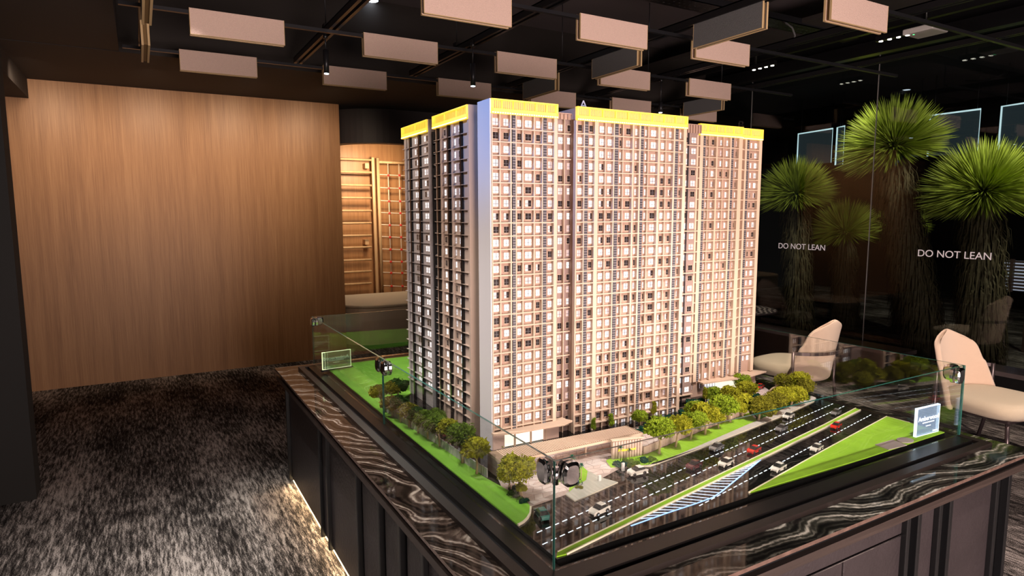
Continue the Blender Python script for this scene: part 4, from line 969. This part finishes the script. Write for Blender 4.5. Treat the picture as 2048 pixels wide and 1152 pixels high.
for px, lab in (((1199, 962), 'small white post at the edge of the grey ramp'), ((1246, 942), 'white ticket post at the plaza exit left of the white turning car')):
    p = onz(*px, ZB+.003); hh = m_at(p, 12 if px[0] < 1220 else 17)
    tag(bevel(MB().box((p.x-.006, p.y-.004, ZB+.003), (p.x+.006, p.y+.004, ZB+.003+hh)).obj('gate_post', 'white_plastic'), .0015), lab, 'post')
# ---------------------------------------------------------------- ceiling baffles, rails, lamps
ZB0, BH, BL = 3.0, .165, .585
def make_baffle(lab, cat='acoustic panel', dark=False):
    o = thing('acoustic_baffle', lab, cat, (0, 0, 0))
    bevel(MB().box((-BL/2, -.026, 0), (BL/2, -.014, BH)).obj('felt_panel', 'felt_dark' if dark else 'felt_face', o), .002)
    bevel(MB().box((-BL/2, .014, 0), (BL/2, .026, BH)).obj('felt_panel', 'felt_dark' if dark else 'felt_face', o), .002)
    MB().box((-BL/2+.012, -.014, .006), (BL/2-.012, .014, BH-.006)).obj('core', 'felt_core', o)
    b = MB()
    for y in (-.0265, .0125):
        b.box((-BL/2-.001, y, -.001), (BL/2+.001, y+.014, .003)); b.box((-BL/2-.0015, y, -.001), (-BL/2+.002, y+.014, BH)); b.box((BL/2-.002, y, -.001), (BL/2+.0015, y+.014, BH))
    b.obj('edge_trim', 'felt_edge', o); return o
colx = [-.315, .83, 1.945, 3.01, 4.11, 5.22]; rowy = {1: 1.09, 2: 2.18, 3: 3.33, 4: 4.53}
rn = {1: 'nearest row', 2: 'second row', 3: 'third row', 4: 'far row'}; cn = ['first', 'second', 'third', 'fourth', 'fifth', 'sixth']
proto = None
for ci, x in enumerate(colx):
    for r_ in (1, 2, 3, 4):
        if (ci, r_) in ((0, 1), (0, 2), (1, 1), (2, 1), (4, 1), (4, 2), (5, 1), (5, 2), (5, 3)): continue
        lab = 'pinkish felt ceiling baffle facing the camera, %s, %s from the left' % (rn[r_], cn[ci])
        if proto is None: proto = make_baffle(lab); q = proto; q['group'] = 'felt ceiling baffles'; q.location = (x, rowy[r_]+.026, ZB0)
        else: dup(proto, (x, rowy[r_]+.026, ZB0), 0, lab, 'felt ceiling baffles')
# the far-left column shows one in the first rows only at its right; side-hung ones run the other way
pd = None
for x, y, lab in ((2.53, 1.71, 'dark felt baffle running away from the camera at the upper middle right'), (2.53, 2.89, 'blue-grey felt baffle running away above the middle of the tower'), (2.53, 4.05, 'dark felt baffle running away above the left tower crown'),
                  (4.82, 4.10, 'dark felt baffle running away above the right tower crown'), (-.855, 4.08, 'felt baffle seen edge-on at the far upper left'), (-.855, 2.95, 'felt baffle seen edge-on cut by the top edge at the upper left')):
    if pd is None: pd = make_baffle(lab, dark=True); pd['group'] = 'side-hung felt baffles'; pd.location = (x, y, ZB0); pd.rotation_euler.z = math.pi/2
    else: dup(pd, (x, y, ZB0), math.pi/2, lab, 'side-hung felt baffles')
# cross rods and tracks
for r_, y in rowy.items():
    MB().box((-1.0, y+.012, ZB0+BH-.035), (5.4, y+.04, ZB0+BH-.012)).obj('cross_rod', 'metal_dark'); o = bpy.context.scene.collection.objects[-1]
    tag(o, 'thin dark ceiling rod carrying the %s of felt baffles' % rn[r_], 'rod', 'baffle rods')
tx = [.33, 1.41, 3.62, 4.82]; tz = ZB0+BH-.001
def track(x, y0, y1, z, lab):
    o = thing('ceiling_track', lab, 'lighting track', (x, y0, z))
    b = MB(); L_ = y1-y0
    b.box((-.035, 0, 0), (-.012, L_, .05)); b.box((.012, 0, 0), (.035, L_, .05)); b.box((-.035, 0, .042), (.035, L_, .05)); b.obj('rail', 'black_satin', o)
    MB().box((-.012, .01, .03), (.012, L_-.01, .042)).obj('conductor', 'metal_dark', o)
    for yy in (L_*.3, L_*.82):
        MB().cyl((0, yy, .05), .004, ZC-z-.05, 6).obj('hanger', 'metal_dark', o); MB().box((-.02, yy-.03, .05), (.02, yy+.03, .09)).obj('bracket', 'black_satin', o)
    return o
track(-.855, 2.5, 4.6, tz, 'black lighting track carrying the edge-on baffles at the upper left')
track(tx[0], -1.0, 4.60, tz, 'black lighting track left of the middle, ending over the wood wall side')
track(tx[1], -1.0, 4.60, tz, 'black lighting track above the left tower wing')
track(2.53, -1.0, 4.70, tz, 'black lighting track carrying the dark side-hung baffles')
track(tx[2], -1.0, 4.75, tz, 'black lighting track over the right half of the tower')
track(tx[3], -1.0, 4.9, tz, 'black lighting track nearest the glass partition')
def pendant(px, z, lab, L_=.17):
    p = onz(*px, z); o = thing('pendant_spotlight', lab, 'spotlight', (p.x, p.y, z), 0, 'pendant spotlights')
    MB().cyl((0, 0, 0), .020, L_, 20).obj('housing', 'metal_dark', o); MB().cyl((0, 0, -.004), .017, .006, 20).obj('lens', 'lamp_lens', o)
    MB().cyl((0, 0, L_), .005, max(.02, tz-z-L_+.02), 8).obj('stem', 'metal_dark', o); MB().cyl((0, 0, tz-z-.03), .016, .035, 12).obj('mount', 'black_satin', o); return o
pendant((653, 147), 2.885, 'black cylinder spotlight under the left track'); pendant((946, 172), 2.84, 'black cylinder spotlight above the left wing of the tower'); pendant((1321, 225), 2.84, 'small black cylinder spotlight behind the middle crown of the tower', .10)
for px, lab in (((1347, 5), 'round bright downlight in the dark ceiling at the top middle'), ((745, 1), 'round bright downlight cut by the top edge left of centre')):
    p = onz(*px, ZC-.02); o = thing('downlight', lab, 'ceiling light', (p.x, p.y, ZC-.02)); MB().cyl((0, 0, 0), .07, .02, 24).obj('rim', 'black_satin', o); MB().cyl((0, 0, -.003), .055, .004, 24).obj('lens', 'lamp_lens', o)
def lhead(px, z, lab):
    p = onz(*px, z); o = thing('track_light_head', lab, 'spotlight', (p.x, p.y, z), 0, 'four-lens track lights')
    MB().box((-.022, -.16, .004), (.022, .16, .05)).obj('housing', 'black_satin', o)
    for k in range(4): MB().cyl((0, -.12+.08*k, -.002), .017, .006, 16).obj('lens', 'lamp_lens_warm', o)
    MB().cyl((0, .10, .05), .012, ZC-z-.05, 10).obj('stem', 'black_satin', o); return o
lhead((1788, 77), 3.42, 'four-lens track light beside the white ceiling box'); lhead((1526, 136), 3.42, 'four-lens track light above the right part of the tower')
MB().box((5.22, -4.0, 3.56), (5.28, 5.0, 3.62)).obj('ceiling_rail', 'black_satin'); tag(bpy.data.objects['ceiling_rail'], 'long black ceiling rail over the four-lens track lights by the glass', 'rail')
p = onz(1850, 68, 3.42); o = thing('ceiling_box', 'white ceiling box with a small green light by the glass partition', 'sensor box', (p.x, p.y, 3.42))
bevel(MB().box((-.13, -.13, 0), (.13, .13, .05)).obj('case', 'white_plastic', o), .012, 3); MB().cyl((-.07, .06, -.002), .008, .004, 12).obj('status_light', 'green_led', o); MB().cyl((0, 0, .05), .01, ZC-3.47, 8).obj('stem', 'black_satin', o)
# black perforated cable tray across the ceiling
a, c = onz(1400, 2, 3.6), onz(1720, 95, 3.6); o = thing('cable_tray', 'dark perforated cable tray crossing the ceiling at the upper right', 'cable tray', (0, 0, 0))
y_ = (a.y+c.y)/2; MB().box((2.3, y_-.10, 3.60), (5.5, y_+.10, 3.606)).obj('tray_floor', 'black_satin', o); b = MB()
b.box((2.3, y_-.10, 3.60), (5.5, y_-.095, 3.66)); b.box((2.3, y_+.095, 3.60), (5.5, y_+.10, 3.66)); b.obj('tray_sides', 'metal_dark', o); b = MB()
for k in range(52):
    for j in range(3): b.cyl((2.36+k*.06, y_-.06+.06*j, 3.598), .012, .003, 6)
b.obj('perforations', 'metal_dark', o, 'stuff')
pts = [onz(1573, 47, 3.45), onz(1584, 55, 3.42), onz(1590, 70, 3.38), onz(1586, 84, 3.34), onz(1578, 92, 3.36)]
tag(MB().tube([onz(1567, 44, 3.5)]+pts, .008, 8).obj('cable_loop', 'felt_dark'), 'loose grey cable loop hanging from the ceiling above the tower', 'cable')
# ---------------------------------------------------------------- chairs
def make_chair(lab):
    o = thing('upholstered_chair', lab, 'chair', (0, 0, 0), 0, 'cream upholstered chairs')
    # seat: soft super-ellipse pad
    b = MB(); n = 28; rings = [(.36, .94), (.385, 1.0), (.43, 1.0), (.465, .95), (.475, .80), (.478, .4)]
    vs = []
    for z, s_ in rings:
        for k in range(n):
            a = 2*math.pi*k/n; ca, sa = math.cos(a), math.sin(a)
            x = .265*s_*math.copysign(abs(ca)**.62, ca); y = .27*s_*math.copysign(abs(sa)**.62, sa)+.02
            x *= 1+.06*(y/.27)
            vs.append((x, y, z))
    fs = [(i*n+k, i*n+(k+1) % n, (i+1)*n+(k+1) % n, (i+1)*n+k) for i in range(len(rings)-1) for k in range(n)] + [tuple(range(n))[::-1], tuple((len(rings)-1)*n+k for k in range(n))]
    b.add(vs, fs, 0, True); b.obj('seat', 'cream_seat', o)
    # wrap-around back shell
    b = MB(); NU, NV = 22, 16; gr = {}
    for side in (0, 1):
        for j in range(NV+1):
            v = j/NV; z = .34+.57*v; top = max(0, (v-.80)/.20); hw = (.285-.075*v**1.3)*(1-.0*top); wrap = 1.15-.55*v
            for i in range(NU+1):
                u = -1+2*i/NU; ang = u*wrap; lim = 1
                if v > .80: lim = math.sqrt(max(0.0, 1-top**2*.93))*.35+.65*math.sqrt(max(0, 1-top**6))
                R0 = hw/ math.sin(min(wrap, 1.35)); x = R0*math.sin(ang*lim); y = -.27-.075*v+R0*(1-math.cos(ang*lim))*.95
                th = .045*(1-.25*v); nx, ny = math.sin(ang*lim), -math.cos(ang*lim)
                if side: x += nx*-th; y += ny*-th
                zz = z - (.055*abs(u)**3*v if v > .6 else 0)
                gr[(side, i, j)] = len(b.v); b.v.append((x, y, zz))
    for j in range(NV):
        for i in range(NU):
            for side in (0, 1):
                q = (gr[(side, i, j)], gr[(side, i+1, j)], gr[(side, i+1, j+1)], gr[(side, i, j+1)]); b.f.append(q if side == 0 else q[::-1]); b.m.append(0); b.sm.append(True)
    for j in range(NV):
        for i in (0, NU):
            q = (gr[(0, i, j)], gr[(0, i, j+1)], gr[(1, i, j+1)], gr[(1, i, j)]); b.f.append(q if i == 0 else q[::-1]); b.m.append(0); b.sm.append(True)
    for i in range(NU):
        for j in (0, NV):
            q = (gr[(0, i, j)], gr[(1, i, j)], gr[(1, i+1, j)], gr[(0, i+1, j)]); b.f.append(q if j == 0 else q[::-1]); b.m.append(0); b.sm.append(True)
    q = b.obj('backrest', 'cream_fabric', o); s_ = q.modifiers.new('sub', 'SUBSURF'); s_.levels = s_.render_levels = 1
    # metal band round the back with legs
    arc = []
    for k in range(13):
        u = -1+2*k/12; ang = u*1.05; R0 = .300/math.sin(1.05); arc.append((R0*math.sin(ang), -.345+R0*(1-math.cos(ang))*.95, .615))
    b = MB(); ring_ = [(p[0], p[1], p[2]) for p in arc]
    for k in range(12):
        p, q2 = Vector(ring_[k]), Vector(ring_[k+1]); d = (q2-p).normalized(); nn = Vector((-d.y, d.x, 0))*-.006
        b.add([p-Vector((0, 0, .014)), q2-Vector((0, 0, .014)), q2+Vector((0, 0, .014)), p+Vector((0, 0, .014)), p+nn*2-Vector((0, 0, .014)), q2+nn*2-Vector((0, 0, .014)), q2+nn*2+Vector((0, 0, .014)), p+nn*2+Vector((0, 0, .014))], [(0, 1, 2, 3), (7, 6, 5, 4), (0, 4, 5, 1), (3, 2, 6, 7), (0, 3, 7, 4), (1, 5, 6, 2)])
    b.obj('back_band', 'chair_metal', o)
    for s_ in (-1, 1):
        e = arc[0 if s_ < 0 else -1]; MB().tube([(e[0]*1.0, e[1], .63), (e[0]*1.0, e[1], .30), (e[0]*.92, e[1]-.05, 0)], .013, 8).obj('leg', 'chair_metal', o)
        MB().tube([(s_*.20, .22, .36), (s_*.215, .245, 0)], .013, 8).obj('leg', 'chair_metal', o)
    b = MB(); b.box((-.22, -.20, .335), (.22, .24, .362)); bevel(b.obj('seat_frame', 'chair_metal', o), .008); return o
ch = make_chair('cream upholstered chair behind the right end of the tower, metal band on its back')
ch.location = (4.25, 2.34, 0); ch.rotation_euler.z = math.radians(94-90); ch.scale = (1.12, 1.14, 1)
dup(ch, (4.58, .86, 0), math.radians(-98-90), 'cream upholstered chair at the right edge of the picture facing right', 'cream upholstered chairs')
dup(ch, (4.95, 4.35, 0), math.radians(-90-90), 'cream upholstered chair beyond the round table, seen as a reflection', 'cream upholstered chairs')
t_ = thing('round_table', 'round table with a streaked marble top beyond the right end of the tower', 'table', (5.0, 3.62, 0))
MB().cyl((0, 0, .715), .40, .022, 48, 0).obj('table_top', 'marble_table', t_); tag(t_.children[0], None)
MB().cyl((0, 0, .02), .03, .70, 16).obj('pedestal', 'black_satin', t_); MB().cyl((0, 0, 0), .22, .02, 32).obj('foot', 'black_satin', t_)
MB().tube([(.402*math.cos(k*math.pi/24), .402*math.sin(k*math.pi/24), .726) for k in range(49)], .011, 6, 0, True, False).obj('metal_rim', 'chair_metal', t_)
# ---------------------------------------------------------------- alcove: wall bars, climbing net, low cream bench
YL = 8.42
def P(px, py, Y=YL): return ony(px, py, Y)
o = thing('wall_bars', 'pale wooden wall bars with round rungs in the lit alcove', 'wall bars', (0, 0, 0))
r0, r1 = P(745, 315), P(755, 610); b = MB().tube([r0, r1], .03, 4); bevel(b.obj('side_rail', 'wood_pale', o), .004)
lx = P(660, 400).x; MB().tube([(lx-.3, YL, r0.z), (lx-.3, YL, r1.z)], .03, 4).obj('side_rail', 'wood_pale', o)
for y_ in (320, 345, 371, 396, 421.6, 446, 470.6, 494, 519, 542, 566, 589):
    p = P(743, y_); MB().tube([(lx-.3, YL, p.z), (p.x, YL, p.z)], .017, 10).obj('rung', 'wood_pale', o)
for y_ in (332, 484, 600): p = P(733, y_, 8.5); MB().box((p.x-.03, 8.47, p.z-.04), (p.x+.03, 8.6, p.z+.04)).obj('bracket', 'wood_pale', o)
o = thing('climbing_net', 'wooden frame with white rope climbing net and red knots', 'climbing net', (0, 0, 0))
r0, r1 = P(755, 316), P(765, 610); MB().tube([r0, r1], .03, 4).obj('side_rail', 'wood_pale', o)
MB().tube([P(755, 324), (P(830, 324).x, YL, P(755, 324).z)], .022, 8).obj('top_bar', 'wood_pale', o)
kn = []; hy = [349, 375, 401, 425, 449, 473, 497.6, 522, 544.5, 571, 591]
for k, (xa, xb) in enumerate(((775.5, 784), (797.5, 806), (820, 828))): MB().tube([P(xa, 324), P(xb, 606)], .008, 6).obj('rope', 'rope', o)
for y_ in hy:
    t0 = (y_-324)/282; MB().tube([P(756+t0*8, y_), P(776+t0*8, y_+1), P(798+t0*8, y_+2), P(822+t0*8, y_+2)], .008, 6).obj('rope', 'rope', o)
    for xx in (776, 798): MB().blob(P(xx+t0*8, y_+1.5), .024, 1, 0, .1, 2, 1, 3).obj('knot', 'red_plastic', o)
MB().tube([P(764, 608), (P(830, 608).x, YL, P(764, 608).z)], .022, 8).obj('bottom_bar', 'wood_pale', o)
# low curved bench
zt_ = .56; b = MB(); pts = []; cx0 = 1.34
for k in range(13): a = math.pi+math.pi/2*k/12; pts.append((cx0+.5+.5*math.cos(a), 7.45+.5*math.sin(a)))
pts += [(3.8, 6.95), (3.8, 8.3), (cx0, 8.3)]
o = thing('curved_bench', 'low glossy cream bench with rounded corner before the wall bars', 'bench', (0, 0, 0))
MB().prism(pts, .06, zt_, smooth=False).obj('base', 'cream_counter', o); p2 = [(p[0]+(.0 if p[0] > 2 else -.0), p[1]-.0) for p in pts]
bevel(MB().prism(p2, zt_, zt_+.045).obj('seat_top', 'cream_seat', o), .015, 3); MB().prism([(p[0]+.03, p[1]+.03) for p in pts], 0, .06).obj('kick', 'black_satin', o)
# ---------------------------------------------------------------- garden behind the glass: shaggy palms
def yucca(name, lab, X, head, foot, rpx, nf, seed, wrap=False, tilt=(0, 0, 1), dim=False):
    q = random.Random(seed); c = onx(*head, X); R_ = m_at(c, rpx); f = onx(*foot, X); f = Vector((X+q.uniform(-.1, .1), f.y, 0)) ; base = Vector((X, f.y, 0))
    o = thing('shaggy_palm', lab, 'palm', (base.x, base.y, 0), 0, 'shaggy palms behind the glass'); C_ = c-base
    m1 = Vector((0, (C_.y)*.55, C_.z*.55)); tr_ = [Vector((0, 0, 0)), m1, C_-Vector(tilt).normalized()*.02]
    MB().tube(tr_, [R_*.16, R_*.17, R_*.15], 12).obj('trunk', 'trunk', o)
    # green head: blades fan outwards
    b = MB(); T_ = Vector(tilt).normalized()
    for k in range(nf):
        while True:
            d = Vector((q.gauss(0, 1), q.gauss(0, 1), q.gauss(0, 1))).normalized()
            if d.dot(T_) > -.28: break
        ln = R_*q.uniform(.80, 1.02)*(1 if d.dot(T_) > 0 else .9); s_ = d.cross(Vector((q.uniform(-1, 1), q.uniform(-1, 1), q.uniform(-1, 1)))).normalized(); wd = R_*q.uniform(.010, .019)
        tip = C_+d*ln+Vector((0, 0, -ln*.10*(1-abs(d.z)))); mid = C_+d*ln*.55; rt0 = C_+d*R_*.05; n_ = d.cross(s_)*wd*.5
        b.add([rt0-s_*wd*.5, rt0+s_*wd*.5, mid+s_*wd, tip, mid-s_*wd, mid+n_], [(0, 1, 5), (1, 2, 5), (2, 3, 5), (3, 4, 5), (4, 0, 5)])
    b.obj('fronds', 'frond', o)
    # dry skirt hanging along the trunk
    b = MB(); ns = int(nf*1.3)
    for k in range(ns):
        t = q.random()**.8; p = C_.lerp(Vector((0, 0, 0)), t*.92); a = q.uniform(0, 6.28); out = Vector((math.cos(a), math.sin(a), 0)); ln = R_*q.uniform(.45, .8)
        w0 = p+out*R_*.12; w1 = w0+out*R_*q.uniform(.10, .26)+Vector((0, 0, -ln*.45)); w2 = w1+out*R_*q.uniform(-.06, .08)+Vector((0, 0, -ln*.5)); s_ = Vector((-out.y, out.x, 0))*R_*.012
        if w2.z < .01: w2.z = .01
        if w1.z < .02: w1.z = .02
        b.add([w0-s_, w0+s_, w1+s_, w2, w1-s_], [(0, 1, 2, 4), (4, 2, 3)])
    b.obj('dry_skirt', 'frond_dry', o)
    if wrap:
        pz = C_+Vector((0, 0, -.14)); MB().tube([pz-Vector((0, 0, .07)), pz+Vector((0, 0, .05))], [R_*.20, R_*.19], 16).obj('blue_wrap', 'wrap_blue', o)
    return o
yucca('p', 'tallest shaggy palm with a blue wrap under its leafy head', 7.6, (1788, 300), (1870, 700), 112, 2600, 1, True, (-.3, .15, 1))
yucca('p', 'broad bright shaggy palm cut by the right edge of the picture', 7.4, (1968, 392), (1965, 700), 124, 2600, 2, False, (-.2, 0, 1))
yucca('p', 'shaggy palm just right of the tower behind the lettered glass', 7.7, (1592, 392), (1600, 700), 84, 1900, 3, False, (-.2, 0, 1))
yucca('p', 'lower shaggy palm between the first palm and the tall one', 8.7, (1690, 468), (1690, 700), 78, 1300, 4, False, (-.1, .1, 1))
yucca('p', 'lower dim shaggy palm behind the trunk of the tall palm', 9.0, (1800, 455), (1800, 700), 60, 900, 5, False, (0, 0, 1))
# edge-lit glass panels beyond the palms
XP = 9.6
for k, (xa, ya, xb, yb, yc, lab) in enumerate(((1597, 268, 1666, 257, 330, 'leftmost glowing-edged glass panel beyond the first palm'), (1675, 255, 1690, 252, 330, 'glowing-edged glass panel half hidden behind the tall palm on its left'), (1795, 240, 1847, 233, 316, 'faint glass panel seen through the tall palm head'), (1861, 231, 1962, 218, 312, 'glowing-edged glass panel between the two large palms'), (2004, 213, 2075, 202, 300, 'glowing-edged glass panel at the right picture edge'))):
    a, c_ = onx(xa, ya, XP), onx(xb, yb, XP); lo = onx(xa, yc, XP); o = thing('lit_glass_panel', lab, 'light panel', (XP, a.y, lo.z), 0, 'edge-lit glass panels'); W_ = a.y-c_.y; h0 = a.z-lo.z; h1 = c_.z-lo.z
    MB().add([(0, 0, 0), (0, -W_, 0), (0, -W_, h1), (0, 0, h0), (.02, 0, 0), (.02, -W_, 0), (.02, -W_, h1), (.02, 0, h0)], [(0, 3, 2, 1), (4, 5, 6, 7), (0, 1, 5, 4), (1, 2, 6, 5), (2, 3, 7, 6), (3, 0, 4, 7)]).obj('frosted_sheet', 'panel_frost', o)
    if k != 2: MB().tube([(-.004, 0, 0), (-.004, 0, h0), (-.004, -W_, h1)], .013, 6).obj('lit_edge', 'panel_edge_glow', o); MB().tube([(-.004, -W_, h1), (-.004, -W_, 0)], .004, 6).obj('lit_edge', 'panel_edge_glow', o)
    for yy in (-.05, -W_+.05): MB().cyl((.01, yy, min(h0, h1)), .004, 3.9-(lo.z+min(h0, h1)), 6).obj('hanger', 'metal_dark', o)
# louvred vent beyond the palms
a, c_ = onx(1962, 518, 9.0), onx(2060, 584, 9.0); o = thing('louvre_screen', 'bright slatted screen low at the right picture edge behind the palms', 'louvre', (9.0, a.y, c_.z)); W_ = a.y-c_.y; H_ = a.z-c_.z
MB().box((.03, -W_, 0), (.04, 0, H_)).obj('backlight', 'louvre_lit', o)
for k in range(9): MB().box((-.01, -W_, H_*(k+.45)/9), (.02, 0, H_*(k+1.0)/9)).obj('slat', 'louvre', o)
for k in range(4): MB().box((-.02, -W_*k/3.2-.02, -.02), (.03, -W_*k/3.2+.02, H_+.02)).obj('upright', 'louvre', o)
MB().box((.03, -W_, -c_.z), (.06, -W_+.05, 0)).obj('post', 'louvre', o); MB().box((.03, -.05, -c_.z), (.06, 0, 0)).obj('post', 'louvre', o)
